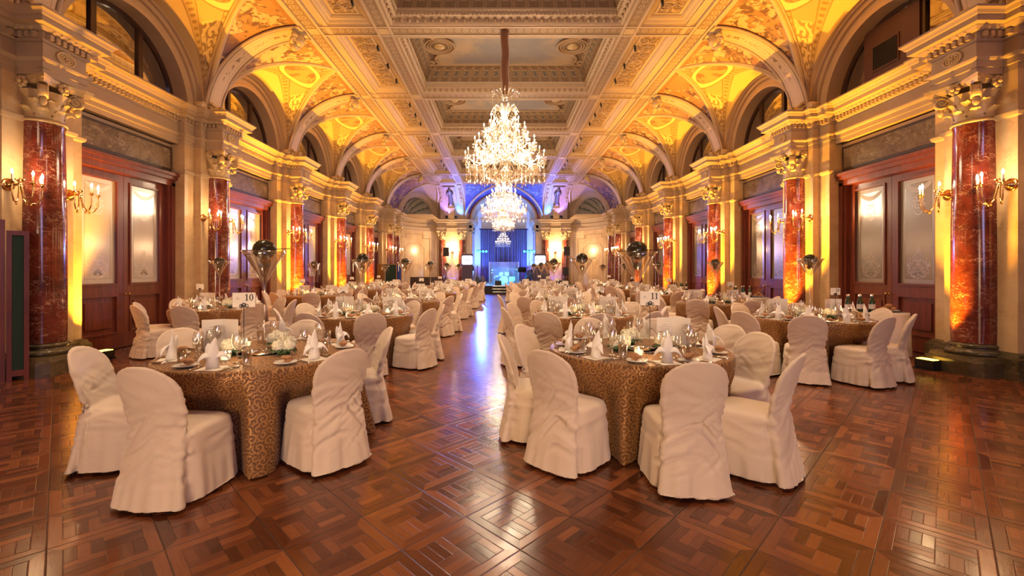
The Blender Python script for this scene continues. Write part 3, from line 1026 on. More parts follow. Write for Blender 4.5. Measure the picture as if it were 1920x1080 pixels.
nw = 0
BAYC = [(YK[i]+YK[i+1])/2 for i in range(len(YK)-1)]
for sd, sname in SIDES:
    for i, ym in enumerate(BAYC):
        b = MB()
        # stepped archivolt, wall above it, window reveal
        arch_band(b, ym, [(1.90, 7.30), (1.90, 7.06), (1.84, 7.04), (R1, 7.04), (R1, 7.10), (1.68, 7.10), (1.68, 7.16), (R0+0.10, 7.16), (R0+0.08, 7.14), (R0, 7.14), (R0, 7.62)])
        struct('wall_'+sname, b, [M['vaultcream']], sd, 'stepped plaster arch round the %s window on the %s' % (NTH[i], sname))
        # lunette vault
        b = MB()
        def lun(u, v):
            t = pi*u
            A = Vector((7.04, ym - 1.82*cos(t), ZC + 1.82*sin(t)))
            return A.lerp(groin(t, ym), v)
        b.grid(lun, 36, 10)
        struct('ceiling', b, [M['lunette']], sd, 'painted lunette vault of bay %s on the %s' % (NTH[i], sname))
        # groin ribs: two fillets and a roll
        b = MB()
        for dw, r in ((0.0, 0.060), (0.085, 0.032), (-0.085, 0.028)):
            pts = []
            for j in range(41):
                t = pi*j/40
                p = groin(t, ym, 1.90+dw)
                if dw < 0:
                    A = Vector((7.04, ym - 1.82*cos(t), ZC + 1.82*sin(t)))
                    p = groin(t, ym); p = p + (A-p)*min(0.5, 0.10/max(0.05, (A-p).length))
                pts.append(p)
            b.tube(pts, r, 6, cap=False)
        struct('trim_7', b, [M['vaultcream']], sd, 'moulded groin rib of bay %s on the %s' % (NTH[i], sname))
        # window
        nw += 1
        b = MB()
        arch_band(b, ym, [(R0, 7.50), (R0, 7.44), (R0-0.09, 7.44), (R0-0.09, 7.50)], m=0)
        for dy in (-0.52, 0.52):
            hh = sqrt((R0-0.05)**2 - dy*dy)
            b.box(7.43, 7.51, ym+dy-0.055, ym+dy+0.055, ZC, ZC+hh)
        b.box(7.43, 7.51, ym-R0, ym+R0, ZC-0.02, ZC+0.07)
        wn = struct('window_%d' % nw, b, [M['darkwood']], sd, 'arched dark framed window above the cornice, bay %s on the %s' % (NTH[i], sname))
        b = MB()
        vs = [(7.475, ym - (R0-0.04)*cos(pi*j/28), ZC + (R0-0.04)*sin(pi*j/28)) for j in range(29)]
        b.add(vs, [tuple(range(29))])
        put('glass_pane', b.mesh('window_glass', [M['winglass']], sd, XC), wn)
        b = MB()
        vs = [(7.70, ym - R1*cos(pi*j/28), ZC + R1*sin(pi*j/28)) for j in range(29)]
        b.add(vs, [tuple(range(29))])
        put('gallery_wall', b.mesh('gallery_wall', [M['fresco' if i > 2 else 'relief']], sd, XC), wn)
        if sd > 0 and ym < 10 and ym > 8:
            b = MB()
            zt = ZC + sqrt((R0-0.06)**2 - 0.46**2)
            b.box(7.40, 7.46, ym-0.50, ym+0.72, ZC+0.03, zt, 0)
            b.box(7.385, 7.41, ym-0.10, ym+0.52, ZC+0.42, ZC+0.95, 0)
            for q in range(22):
                b.box(7.372, 7.40, ym-0.06+q*0.025, ym-0.049+q*0.025, ZC+0.46, ZC+0.91, 1)
            put('vent_panel', b.mesh('vent_panel', [M['brownpanel'], M['black']], sd, XC), wn)
    # spandrels between groins and the broad ribs
    edges = []
    for i, ym in enumerate(BAYC):
        edges.append((YK[i]+0.24, ym, +1)); edges.append((YK[i+1]-0.24, ym, -1))
    b = MB()
    for ys, ym, d in edges:
        def spn(u, v, ys=ys, ym=ym, d=d):
            t = pi/2*v
            g_ = groin(t, ym)
            yg = ym - d*1.95*cos(t)
            if d > 0: yg = max(yg, ys)
            else: yg = min(yg, ys)
            return Vector((g_.x, ys + (yg-ys)*u, g_.z))
        b.grid(spn, 6, 20)
    struct('ceiling', b, [M['fresco']], sd, 'painted spandrels of the %s vault' % sname)
    # broad ribs with a cartouche at the ceiling edge and a scroll bracket at the cornice
    b = MB()
    for y in YK:
        for w, dx in ((0.27, 0.03), (0.20, 0.055)):
            def rb(u, v, w=w, dx=dx):
                t = pi/2*v
                x = XE + (2.22-dx*1.2)*cos(t); z = ZC + (HV-dx)*sin(t)
                return Vector((x, y + (u-0.5)*2*w, z))
            b.grid(rb, 8, 22)
        for s_ in (-1, 1):
            for w, r in ((0.27, 0.035), (0.20, 0.022)):
                b.tube([(XE+2.18*cos(pi/2*j/20), y+s_*w, ZC+(HV-0.04)*sin(pi/2*j/20)) for j in range(21)], r, 5, 1, cap=False)
    struct('trim_8', b, [M['rib'], M['vaultcream']], sd, 'broad transverse ribs with garlands on the %s vault' % sname)
    b = MB()
    for y in YK:
        c = Vector((XE+0.16, y, 6.90))
        for s_ in (-1, 1):
            b.tube(spiral(c + Vector((0.05, s_*0.14, -0.04)), 0.13, 1.6, 22, (0, s_, 0), (-0.55, 0, 0.8), 0.5), 0.042, 6)
        b.ball(tuple(c), 0.15, 10, 6, sy=0.8)
        b.ball(tuple(c+Vector((0.1, 0, -0.14))), 0.11, 8, 5)
        # bracket
        q = Vector((6.92, y, 5.28))
        for s_ in (-1, 1):
            b.tube(spiral(q + Vector((0, s_*0.17, -0.06)), 0.15, 1.8, 24, (-1, 0, 0), (0, 0, 1), 0.3), 0.035, 6)
        b.ball(tuple(q+Vector((0, 0, -0.06))), 0.15, 12, 6, sy=1.3)
        b.box(6.85, 7.2, y-0.2, y+0.2, 5.04, 5.14)
        for k in range(5):
            b.ball((6.80 - 0.03*k, y, 5.06 + 0.05*k), 0.05, 6, 4, sy=2.4)
    struct('trim_9', b, [M['gilt']], sd, 'scroll cartouches and brackets of the %s ribs' % sname)

# made-up window and doorway, added round the two fill lights
b = MB()
frame_ring(b, 0, 0.1, 3.05, 6.15, 1.25, 4.75, 0.08)
b.box(0, 0.1, 4.56, 4.64, 1.3, 4.7); b.box(0, 0.1, 3.1, 6.1, 3.2, 3.27)
b.v = [(y, YBACK + x, z) for x, y, z in b.v]
wb = struct('window_%d' % (nw+1), b, [M['darkwood']], None, 'tall window in the wall behind the camera')
b = MB(); b.box(3.1, 6.1, YBACK+0.01, YBACK+0.03, 1.3, 4.7)
put('glass_pane', b.mesh('window_pane', [emitter('evening_sky_pane', (0.5, 0.5, 0.9), 0.6)]), wb)  # glowing pane added to go with the cool fill
b = MB()
frame_ring(b, 0, 0.12, -2.7, 0.7, -0.1, 3.35, 0.12)
b.v = [(y, YBACK + x, z) for x, y, z in b.v]
db = struct('door_%d' % (nd+1), b, [M['mahogany']], None, 'open doorway in the wall behind the camera')
b = MB(); b.box(-2.6, 0.6, YBACK+0.01, YBACK+0.03, 0.02, 3.25)
put('lit_opening', b.mesh('lit_opening', [emitter('lit_room_beyond', (1.0, 0.7, 0.45), 0.5)]), db)  # glowing panel added to go with the warm fill
# walls and vault behind the camera, kept plain
b = MB()
b.box(-8.2, 8.2, YBACK-0.2, YBACK, 0, 8.0)
struct('wall_back', b, [M['cream']], 1, 'plain wall behind the camera')
for sd, sname in SIDES:
    b = MB()
    def plainv(u, v):
        t = pi/2*v
        return Vector((XE+2.4*cos(t), YBACK + (YK[0]-YBACK)*u, ZC+(HV+0.01)*sin(t)))
    b.grid(plainv, 2, 12)
    struct('ceiling', b, [M['vaultcream']], sd, 'plain cove behind the camera on the %s' % sname)

# ------------------------------------------------------------------ flat ceiling
XR0, XR1, XQ = 2.68, 3.10, 4.18      # coffer edge, rib, panel edge
BEAM = 0.24
for sd, sname in SIDES:
    b = MB()
    # edge beam with guilloche, inner rib
    def strip(x0, x1, z, y0, y1, m):
        b.add([(x0, y0, z), (x1, y0, z), (x1, y1, z), (x0, y1, z)], [(0,1,2,3)], m, [[(y0*1.0,0),(y0*1.0,1),(y1*1.0,1),(y1*1.0,0)]])
    strip(XE-0.36, XE, ZB-0.02, YBACK, YCE, 0)
    b.box(XE-0.06, XE+0.05, YBACK, YCE, ZB-0.05, ZB+0.1, 1)
    b.box(XE-0.40, XE-0.34, YBACK, YCE, ZB-0.035, ZB+0.1, 1)
    b.box(XQ-0.03, XE-0.40, YBACK, YCE, ZB+0.02, ZB+0.2, 1)
    b.box(XQ-0.05, XQ+0.06, YBACK, YCE, ZB-0.01, ZB+0.2, 1)
    b.box(XR0, XR1, YBACK, YCE, ZB, ZB+0.25, 1)
    strip(XR0+0.09, XR1-0.09, ZB-0.012, YBACK, YCE, 0)
    for xx in (XR0+0.05, XR1-0.05):
        b.box(xx-0.03, xx+0.03, YBACK, YCE, ZB-0.035, ZB+0.05, 1)
    struct('ceiling', b, [M['guil'], M['ceiling']], sd, 'long ceiling beams on the %s' % sname)
# transverse beams
b = MB()
YB = [YK[0]-PITCH*2, YK[0]-PITCH] + YK + [YCE-BEAM]
for y in YB:
    b.box(-XE, XE, y-BEAM, y+BEAM, ZB+0.005, ZB+0.3, 1)
    b.add([(-XE+0.4, y-0.13, ZB-0.008), (XE-0.4, y-0.13, ZB-0.008), (XE-0.4, y+0.13, ZB-0.008), (-XE+0.4, y+0.13, ZB-0.008)], [(0,1,2,3)], 0, [[(0,0),(2*XE,0),(2*XE,1),(0,1)]])
    for s_ in (-1, 1):
        b.box(-XE+0.4, XE-0.4, y+s_*0.18-0.03, y+s_*0.18+0.03, ZB-0.03, ZB+0.05, 1)
        for q in (XR0+0.21, XE-0.2):
            b.box(s_*q-0.12, s_*q+0.12, y-0.12, y+0.12, ZB-0.03, ZB+0.02, 2)
struct('ceiling', b, [M['guil'], M['ceiling'], M['gilt']], 1, 'cross beams of the coffered ceiling')
# relief side panels with their frames
for sd, sname in SIDES:
    b = MB()
    for a, c in zip(YB[:-1], YB[1:]):
        y0, y1 = a+BEAM, c-BEAM
        x0, x1 = XR1, XQ-0.05
        b.box(x0-0.05, x1+0.05, y0-0.05, y1+0.05, ZB+0.15, ZB+0.2, 1)
        fr = [(0.0, ZB+0.02), (0.05, ZB+0.02), (0.09, ZB+0.07), (0.13, ZB+0.08), (0.16, ZB+0.12), (0.17, ZB+0.15)]
        b.sweep(fr, [(x0, y0), (x1, y0), (x1, y1), (x0, y1)], closed=True, m=1, side=-1)
        b.box(x0+0.26, x1-0.26, y0+0.26, y1-0.26, ZB+0.135, ZB+0.152, 0)
        frame = [(0.22, ZB+0.15), (0.22, ZB+0.12), (0.26, ZB+0.12), (0.26, ZB+0.15)]
        b.sweep(frame, [(x0, y0), (x1, y0), (x1, y1), (x0, y1)], closed=True, m=1, side=-1)
        # raised scrolls and a central tablet
        xm, ymid = (x0+x1)/2, (y0+y1)/2
        if y1 > 5:
            for s_ in (-1, 1):
                for f in (0.34, 0.66, 0.92):
                    L = (y1-y0)/2 - 0.4
                    cyy = ymid + s_*L*f
                    for t_ in (-1, 1):
                        b.tube(spiral((xm + t_*0.12, cyy, ZB+0.125), 0.12, 1.7, 18, (t_, 0, 0), (0, s_, 0), 0.7), 0.018, 4, 2)
                b.tube([(xm+0.07*sin(i*0.9), ymid + s_*(0.25+0.055*i), ZB+0.125) for i in range(20)], 0.016, 4, 2)
            pts = [(xm+0.18*cos(2*pi*i/16), ymid+0.27*sin(2*pi*i/16), ZB+0.125) for i in range(17)]
            b.tube(pts, 0.025, 5, 2, cap=False)
    struct('ceiling', b, [M['relief'], M['ceiling'], M['tan']], sd, 'relief panels with arabesques along the %s of the ceiling' % sname)

# sky coffers
for a, c in zip(YB[:-1], YB[1:]):
    y0, y1 = a+BEAM, c-BEAM
    x0, x1 = -XR0, XR0
    loop = [(x0, y0), (x1, y0), (x1, y1), (x0, y1)]
    b = MB()
    prof = [(0.0, ZB), (0.02, ZB-0.03), (0.05, ZB-0.03), (0.07, ZB+0.02), (0.07, ZB+0.10), (0.10, ZB+0.12), (0.16, ZB+0.14), (0.16, ZB+0.22), (0.20, ZB+0.24), (0.20, ZB+0.28)]
    b.sweep(prof, loop, closed=True, m=1, side=-1)
    b.sweep([(0.20, ZB+0.28), (0.24, ZB+0.42), (0.36, ZB+0.56), (0.52, ZB+0.66)], loop, closed=True, m=0, side=-1)
    b.sweep([(0.51, ZB+0.64), (0.56, ZB+0.64), (0.56, ZB+0.70)], loop, closed=True, m=1, side=-1)
    if c > 8:
        lp = loop + [loop[0]]
        for (A, B) in zip(lp[:-1], lp[1:]):
            A = Vector(A); B = Vector(B); d = (B-A); L = d.length; d /= L; nn = Vector((-d.y, d.x))
            n = int(L/0.175)
            for i in range(n):
                p = A + d*(L*(i+0.5)/n) + nn*0.085
                b.ball((p.x, p.y, ZB+0.06), 0.045, 6, 4, 2, sx=1.0, sy=1.0, sz=1.25)
            n = int(L/0.09)
            for i in range(n):
                p = A + d*(L*(i+0.5)/n) + nn*0.17
                b.obox((p.x, p.y, ZB+0.18), (d.x, d.y, 0), (nn.x, nn.y, 0), (0,0,1), 0.02, 0.02, 0.035, 1)
    struct('ceiling', b, [M['cove'], M['ceiling'], M['tan']], 1, 'deep coffer frame round a painted sky')
    b = MB()
    b.add([(x0+.5, y0+.5, ZB+0.685), (x1-.5, y0+.5, ZB+0.685), (x1-.5, y1-.5, ZB+0.685), (x0+.5, y1-.5, ZB+0.685)], [(0,3,2,1)])
    struct('ceiling', b, [M['skypanel']], 1, 'painted sky panel in a ceiling coffer')
    # volutes with medallions at the middle of the long sides
    b = MB()
    ymid = (y0+y1)/2
    for sx, cx in ((1, x0+0.45), (-1, x1-0.45)):
        poly = [(0, -1.15), (0.10, -1.0), (0.16, -0.62)] + [(0.36+0.42*cos(t), 0.42*sin(t)) for t in [radians(q) for q in range(-120, 121, 15)]] + [(0.16, 0.62), (0.10, 1.0), (0, 1.15)]
        b.prism(poly, lambda p, q, d: (cx + sx*p, ymid + q, d), ZB+0.62, ZB+0.675, 0)
        for r_, w_ in ((0.42, 0.035), (0.33, 0.025), (0.26, 0.02)):
            b.tube([(cx + sx*(0.36+r_*cos(2*pi*i/24)), ymid + r_*sin(2*pi*i/24), ZB+0.615) for i in range(25)], w_, 5, 1, cap=False)
        b.ball((cx+sx*0.36, ymid, ZB+0.62), 0.17, 10, 5, 2, sz=0.4)
        for s_ in (-1, 1):
            b.tube(spiral((cx+sx*0.02, ymid + s_*0.95, ZB+0.60), 0.20, 1.5, 20, (0, -s_, 0), (sx, 0, 0), 0.4), 0.035, 5, 1)
            b.tube([(cx+sx*0.30, ymid+s_*0.42, ZB+0.60), (cx+sx*0.16, ymid+s_*0.6, ZB+0.60), (cx+sx*0.12, ymid+s_*0.85, ZB+0.60)], 0.04, 5, 1)
    struct('ceiling', b, [M['cove'], M['tan'], M['gilt']], 1, 'volutes with medallions in a ceiling coffer')
b = MB(); b.box(-7.9, 7.9, YBACK, 33, 8.2, 8.3)
struct('ceiling', b, [M['tan']], 1, 'slab above the vaults')

# ================================================================== end of the hall: niches, end wall, apse
KC = Vector((XE, YCE, 0))
def chordpt(A, B, s): return A + (B-A)*s
for sd, sname in SIDES:
    # curved niche wall with recessed panel lines
    def arcp(a, off=0.0): return (4.87 + (2.0-off)*cos(a), 28.95 + (2.9-off)*sin(a))
    b = MB()
    def nw_(u, v):
        x, y = arcp(pi/2*u); return (x, y, 0.0 + (Z0+0.02)*v)
    b.grid(nw_, 24, 2)
    struct('wall_niche_'+sname, b, [M['marble_pale']], sd, 'curved pale marble corner wall on the %s' % sname)
    b = MB()
    def line(pts, r=0.022):
        b.tube([(*arcp(a, 0.01), z) for a, z in pts], r, 5, cap=False)
    def hrun(a0, a1, z): return [(a0 + (a1-a0)*i/10, z) for i in range(11)]
    a0, a1 = 0.20, 1.36
    line(hrun(a0+0.25, a1-0.25, 3.95)); line([(a0+0.25, 3.95), (a0+0.25, 3.68)]); line([(a1-0.25, 3.95), (a1-0.25, 3.68)])
    line(hrun(a0, a0+0.25, 3.68)); line(hrun(a1-0.25, a1, 3.68)); line([(a0, 3.68), (a0, 0.5)]); line([(a1, 3.68), (a1, 0.5)])
    line(hrun(a0+0.34, a1-0.34, 3.3), 0.014); line([(a0+0.2, 3.05), (a0+0.26, 3.08), (a0+0.32, 3.2), (a0+0.34, 3.3)], 0.014); line([(a1-0.2, 3.05), (a1-0.26, 3.08), (a1-0.32, 3.2), (a1-0.34, 3.3)], 0.014)
    line([(a0+0.2, 3.05), (a0+0.2, 0.8)], 0.014); line([(a1-0.2, 3.05), (a1-0.2, 0.8)], 0.014)
    struct('trim_10', b, [M['tan']], sd, 'panel mouldings on the %s corner wall' % sname)
    # ledge, chord wall with shell half dome
    A = Vector((6.87, 28.95, 0)); B = Vector((4.87, 31.85, 0))
    C = (A+B)/2; e = (A-B).normalized(); nrm = Vector((-e.y, e.x, 0))
    if nrm.x < 0: nrm = -nrm
    half = (A-B).length/2
    b = MB()
    b.add([(4.6, 28.5, 5.046), (7.2, 28.5, 5.046), (7.2, 32.2, 5.046), (4.6, 32.2, 5.046)], [(0,1,2,3)], 0)
    RS = 1.36
    def shell(u, v):
        az = pi*u; el = pi/2*v
        d = e*(cos(az)*cos(el)) + nrm*(sin(az)*cos(el)) + Vector((0,0,sin(el)))
        psi = atan2(d.z, d.dot(e)) if abs(d.z)+abs(d.dot(e)) > 1e-6 else 0
        r = RS*(0.95 + 0.05*abs(sin(psi*7.5)))
        return C + d*r + Vector((0,0,ZC))
    k0 = len(b.f)
    b.grid(shell, 56, 22, 1)
    for fi in range(k0, len(b.f)):
        c_ = sum((Vector(b.v[j]) for j in b.f[fi]), Vector())/4 - C
        psi = atan2(c_.z-ZC, c_.dot(e))
        if abs(sin(psi*7.5)) < 0.42: b.m[fi] = 2
    # archivolt and wall plane
    prof = [(half+0.1, 0.0), (1.72, 0.0), (1.72, -0.06), (1.60, -0.06), (1.58, -0.02), (1.44, -0.02), (1.42, 0.04), (RS, 0.06)]
    k = len(prof); n = 30; vs = []
    for i in range(n+1):
        t = pi*i/n
        for r, o in prof:
            p = C + e*(r*cos(t)) + nrm*o
            vs.append((p.x, p.y, ZC + r*sin(t)*(1.0 if r < 1.75 else 1.1)))
    b.add(vs, [(i*k+j, i*k+j+1, (i+1)*k+j+1, (i+1)*k+j) for i in range(n) for j in range(k-1)], 0)
    # scrolls at the foot of the shell
    for s_ in (-1, 1):
        q = C + nrm*0.5 + e*(s_*0.16) + Vector((0,0,5.22))
        b.tube(spiral(q, 0.16, 1.8, 22, e*s_, (0,0,1), 1.2), 0.05, 6, 3)
    struct('wall_niche_'+sname, b, [M['cream'], M['shell'], M['shellgreen'], M['tan']], sd, 'shell niche above the cornice in the %s corner' % sname)
    # corner vault
    def Gc(t):
        s2 = sin(t)**2
        base = C + e*(1.85*cos(t))
        p = base + (KC - C)*s2
        return Vector((p.x, p.y, ZC + HV*sin(t)))
    b = MB()
    def lun2(u, v):
        t = pi*u
        Wp = C + e*(1.72*cos(t)) - nrm*0.04; Wp = Vector((Wp.x, Wp.y, ZC+1.72*sin(t)))
        return Wp.lerp(Gc(t), v)
    b.grid(lun2, 30, 8, 0)
    # side web between the last rib and the corner groin
    def web(u, v):
        t = pi/2*v
        g_ = Gc(t); z = g_.z
        return Vector((cove_x(z), YK[-1]+0.2, z)).lerp(g_, u)
    b.grid(web, 6, 16, 1)
    def cove_y(z): return YCE + 2.5*sqrt(max(0.0, 1-((z-ZC)/HV)**2))
    def web2(u, v):
        t = pi/2*v
        g_ = Gc(pi - t); z = g_.z
        return g_.lerp(Vector((4.35, cove_y(z), z)), u)
    b.grid(web2, 5, 16, 2)
    struct('ceiling', b, [M['vaultcream'], M['fresco'], M['vaultcream']], sd, 'corner vault at the far end on the %s' % sname)
    b = MB()
    for dw, r in ((0.0, 0.07), (0.1, 0.035)):
        b.tube([Gc(pi*i/36) + Vector((0, 0, -dw*0.5)) + (e*(dw*cos(pi*i/36))) for i in range(37)], r, 6, cap=False)
    struct('trim_11', b, [M['vaultcream']], sd, 'corner vault rib on the %s' % sname)

    # end wall lower part
    b = MB()
    b.box(2.30, 4.95, YEND+0.02, YEND+0.5, 0, Z0+0.01)
    for q0, q1 in ((4.75, 4.95), (2.30, 2.66)):
        b.box(q0, q1, YEND-0.08, YEND+0.1, 0, Z0)
    struct('wall_end', b, [M['marble_pale']], sd, 'end wall beside the stage on the %s' % sname)
    b = MB()
    b.box(2.2, 4.95, YEND+0.02, YEND+0.5, Z0, ZC)
    # end cove between the big arch and the corner
    def ec(u, v):
        t = pi/2*v
        z = ZC + HV*sin(t)
        xg = 2.68*cos(t)
        xi = max(xg, 2.72)
        return Vector((xi + (4.35-xi)*u, cove_y(z), z))
    b.grid(ec, 6, 16, 0)
    def ec2(u, v):
        t = pi/2*v
        z = ZC + HV*sin(t)
        return Vector((2.68*cos(t) + (2.72-2.68*cos(t))*u, cove_y(z), z))
    b.grid(ec2, 6, 16, 1)
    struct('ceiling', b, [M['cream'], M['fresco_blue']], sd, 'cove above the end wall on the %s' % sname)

# big end arch and apse
b = MB()
def end_lun(u, v):
    t = pi*u
    A = Vector((-2.50*cos(t), YEND-0.02, ZC+2.02*sin(t)))
    z = ZC + HV*sin(t)
    Bp = Vector((-2.68*cos(t), cove_y(z), z))
    return A.lerp(Bp, v)
b.grid(end_lun, 40, 8, 1)
def ell_band(b, prof, m, n=40):
    k = len(prof); vs = []
    for i in range(n+1):
        t = pi*i/n
        for r, y in prof: vs.append((-r*cos(t), y, ZC + (r-0.42)*sin(t)*1.0 + 0.0))
    b.add(vs, [(i*k+j, i*k+j+1, (i+1)*k+j+1, (i+1)*k+j) for i in range(n) for j in range(k-1)], m)
ell_band(b, [(2.66, YEND+0.1), (2.66, YEND-0.12), (2.54, YEND-0.12), (2.54, YEND-0.02)], 0)
ell_band(b, [(2.54, YEND-0.02), (2.40, YEND-0.02)], 2)
ell_band(b, [(2.40, YEND-0.02), (2.40, YEND-0.06), (2.30, YEND-0.06), (2.30, 35.0)], 0)
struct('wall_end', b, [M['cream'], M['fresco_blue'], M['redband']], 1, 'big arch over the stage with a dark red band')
b = MB()
b.tube([Vector((-2.70*cos(pi*j/40), cove_y(ZC+HV*sin(pi*j/40))-0.03, ZC+HV*sin(pi*j/40))) for j in range(41)], 0.08, 6, cap=False)
struct('trim_11', b, [M['cream']], 1, 'outer rib of the stage arch')
b = MB()
b.box(-2.5, 2.5, 35.0, 35.2, 0, 8.0)
b.box(-2.5, -2.3, YEND, 35.1, 0, ZC); b.box(2.3, 2.5, YEND, 35.1, 0, ZC)
struct('wall_apse', b, [M['whitewall']], 1, 'white wall of the stage recess')
b = MB(); b.box(-8, 8, YEND+0.52, YEND+0.6, 0, 8.2)
b = MB()
for sd in (-1, 1): b.box(sd*2.4 if sd > 0 else -8.2, 8.2 if sd > 0 else -2.4, 36.0, 36.1, 0, 8.2)
struct('wall_end', b, [M['cream']], 1, 'rear wall behind the end niches')

# statues in relief on the cove, violet lit
def on_cove(b):
    """bend (x, depth, height) of a flat relief onto the end cove; depth is negative towards the room"""
    out = []
    for x, y, h in b.v:
        t = min(pi/2, max(0.0, h/2.9*pi/2*1.12))
        n = Vector((0, -cos(t)/2.5, -sin(t)/HV)).normalized()
        p = Vector((x, YCE + 2.5*cos(t), ZC + HV*sin(t))) + n*(-y)
        out.append((x, p.y - 31.5, p.z - ZC))
    b.v = out
    return b
def statue(x, label):
    t = thing('painted_statue', label, 'statue', (x, 31.5, ZC), 0, 'statues above the end columns')
    b = MB()
    h0 = 0.82
    b.lathe([(0.0, h0), (0.16, h0), (0.13, h0+0.12), (0.16, h0+0.35), (0.13, h0+0.62), (0.10, h0+0.76), (0.14, h0+0.90), (0.15, h0+0.98), (0.06, h0+1.05), (0.05, h0+1.09)], 14, (0, -0.06, 0), sy=0.6)
    b.ball((0.01, -0.08, h0+1.17), 0.08, 9, 7, sz=1.2)
    b.tube([(0.14, -0.06, h0+0.95), (0.21, -0.10, h0+0.78), (0.10, -0.16, h0+0.66)], [0.05, 0.042, 0.03], 6)
    b.tube([(-0.14, -0.06, h0+0.95), (-0.22, -0.08, h0+0.75), (-0.20, -0.10, h0+0.56)], [0.05, 0.042, 0.03], 6)
    put('figure', on_cove(b).mesh('statue_figure', [plain('bronze_statue', (0.10, 0.075, 0.09), 0.5) if 'bronze' not in M else M['bronze']]), t)
    b = MB()
    for z0, z1, w, d_ in ((0.05, 0.25, 0.30, 0.20), (0.25, 0.60, 0.20, 0.15), (0.60, 0.70, 0.25, 0.17), (0.70, 0.82, 0.20, 0.14)):
        for q in range(4):
            b.box(-w, w, -d_, 0.03, z0+(z1-z0)*q/4, z0+(z1-z0)*(q+1)/4)
    put('plinth', on_cove(b).mesh('statue_plinth', [M['gilt']]), t)
    b = MB()
    for q in range(14):
        z0 = 0.72 + 1.42*q/14; z1 = 0.72 + 1.42*(q+1)/14
        b.box(-0.34, 0.34, -0.025, 0.02, z0, z1, 1)
        for s_ in (-1, 1): b.box(s_*0.36-0.03, s_*0.36+0.03, -0.07, 0.02, z0, z1, 0)
    for s_ in (-1, 1): b.box(-0.39, 0.39, -0.07, 0.02, 2.14, 2.22, 0)
    put('back_panel', on_cove(b).mesh('statue_panel', [M['cream'], M['tan']]), t)
statue(XC-3.70, 'dark statue relief on a plinth above the left pair of end columns')
statue(XC+3.70, 'dark statue relief on a plinth above the right pair of end columns')
for sd, sname in SIDES:
    b = MB()
    for q in (2.98, 4.36):
        for j in range(16):
            z0 = 0.05 + 2.4*j/16; z1 = 0.05 + 2.4*(j+1)/16
            b.box(q-0.13, q+0.13, -0.05, 0.02, z0, z1, 0)
        for j in range(9):
            b.ball((q, -0.06, 1.0 + 0.12*j), 0.045 + 0.02*(j % 3), 6, 4, 1, sy=0.5)
    b = on_cove(b)
    b.v = [(x, y+31.5, z+ZC) for x, y, z in b.v]
    struct('trim_12', b, [M['cream'], M['tan']], sd, 'pilaster strips with pendants on the end cove, %s' % sname)

# violet and blue floods on the end cornice
def flood(x, y, z, aim, label, color, energy, name='stage_floodlight', group='floodlights on the end cornice', spot=70):
    t = thing(name, label, 'floodlight', (x, y, z), 0, group)
    b = MB(); b.lathe([(0.0, 0.02), (0.06, 0.02), (0.10, 0.05), (0.10, 0.24), (0.085, 0.24), (0.085, 0.20)], 12)
    b.box(-0.08, 0.08, -0.05, 0.05, 0.0, 0.03)
    put('housing', b.mesh('flood_housing', [M['black']]), t)
    b = MB(); b.lathe([(0.0, 0.205), (0.085, 0.205)], 12)
    put('lens', b.mesh('flood_lens', [emit_cache(color)]), t)
    l = lamp('floodlight_beam', 'SPOT', (x, y, z+0.26), energy, color, 0.06, aim, spot, 0.6)
    return t
_ec = {}
def emit_cache(c):
    if c not in _ec: _ec[c] = emitter('lens_glow', c, 5.0)
    return _ec[c]
for sd, sname in SIDES:
    for q, w in ((4.02, 'outer'), (3.38, 'inner')):
        flood(XC+sd*q, YEND-0.55, ZC, (XC+sd*(q*0.9 if w == 'outer' else 1.45), 29.6, 7.2), 'small blue floodlight on the %s end cornice, %s of the pair' % (sname, w), VIOLET if w == 'outer' else (0.05, 0.20, 1.0), 300 if w == 'outer' else 420, spot=130)

# ------------------------------------------------------------------ curtain
b = MB()
def cur(u, v):
    x = -1.80 + 3.6*u
    return (XC + x + 0.02*sin(u*90), 34.55 + 0.07*sin(u*2*pi*26 + 0.5*sin(v*3)) + 0.03*sin(u*61), 0.55 + 4.05*v)
b.grid(cur, 320, 6, 0)
cu = put('stage_curtain', b.mesh('stage_curtain', [M['curtain']]))
tag(cu, 'long purple pleated curtain hanging at the back of the stage', 'curtain')
b = MB(); b.tube([(XC-1.9, 34.55, 4.62), (XC+1.9, 34.55, 4.62)], 0.04, 8)
cr_ = put('curtain_rail', b.mesh('curtain_rail', [M['black']])); tag(cr_, 'dark rail carrying the purple stage curtain', 'rail')

# ================================================================== lamps of the room
def children_of(o): return [c for c in o.children]
KIDS = {}
def build_tree(name, specs):
    """specs: list of (part name, mesh, [(sub name, mesh, loc)], loc, rz); kept so that copies need no bpy.ops"""
    KIDS[name] = specs
def plant(root, key):
    for nm, me, subs, loc, rz in KIDS[key]:
        p = put(nm, me, root, loc, (0,0,rz))
        for sn, sm, sl in subs: put(sn, sm, p, sl)

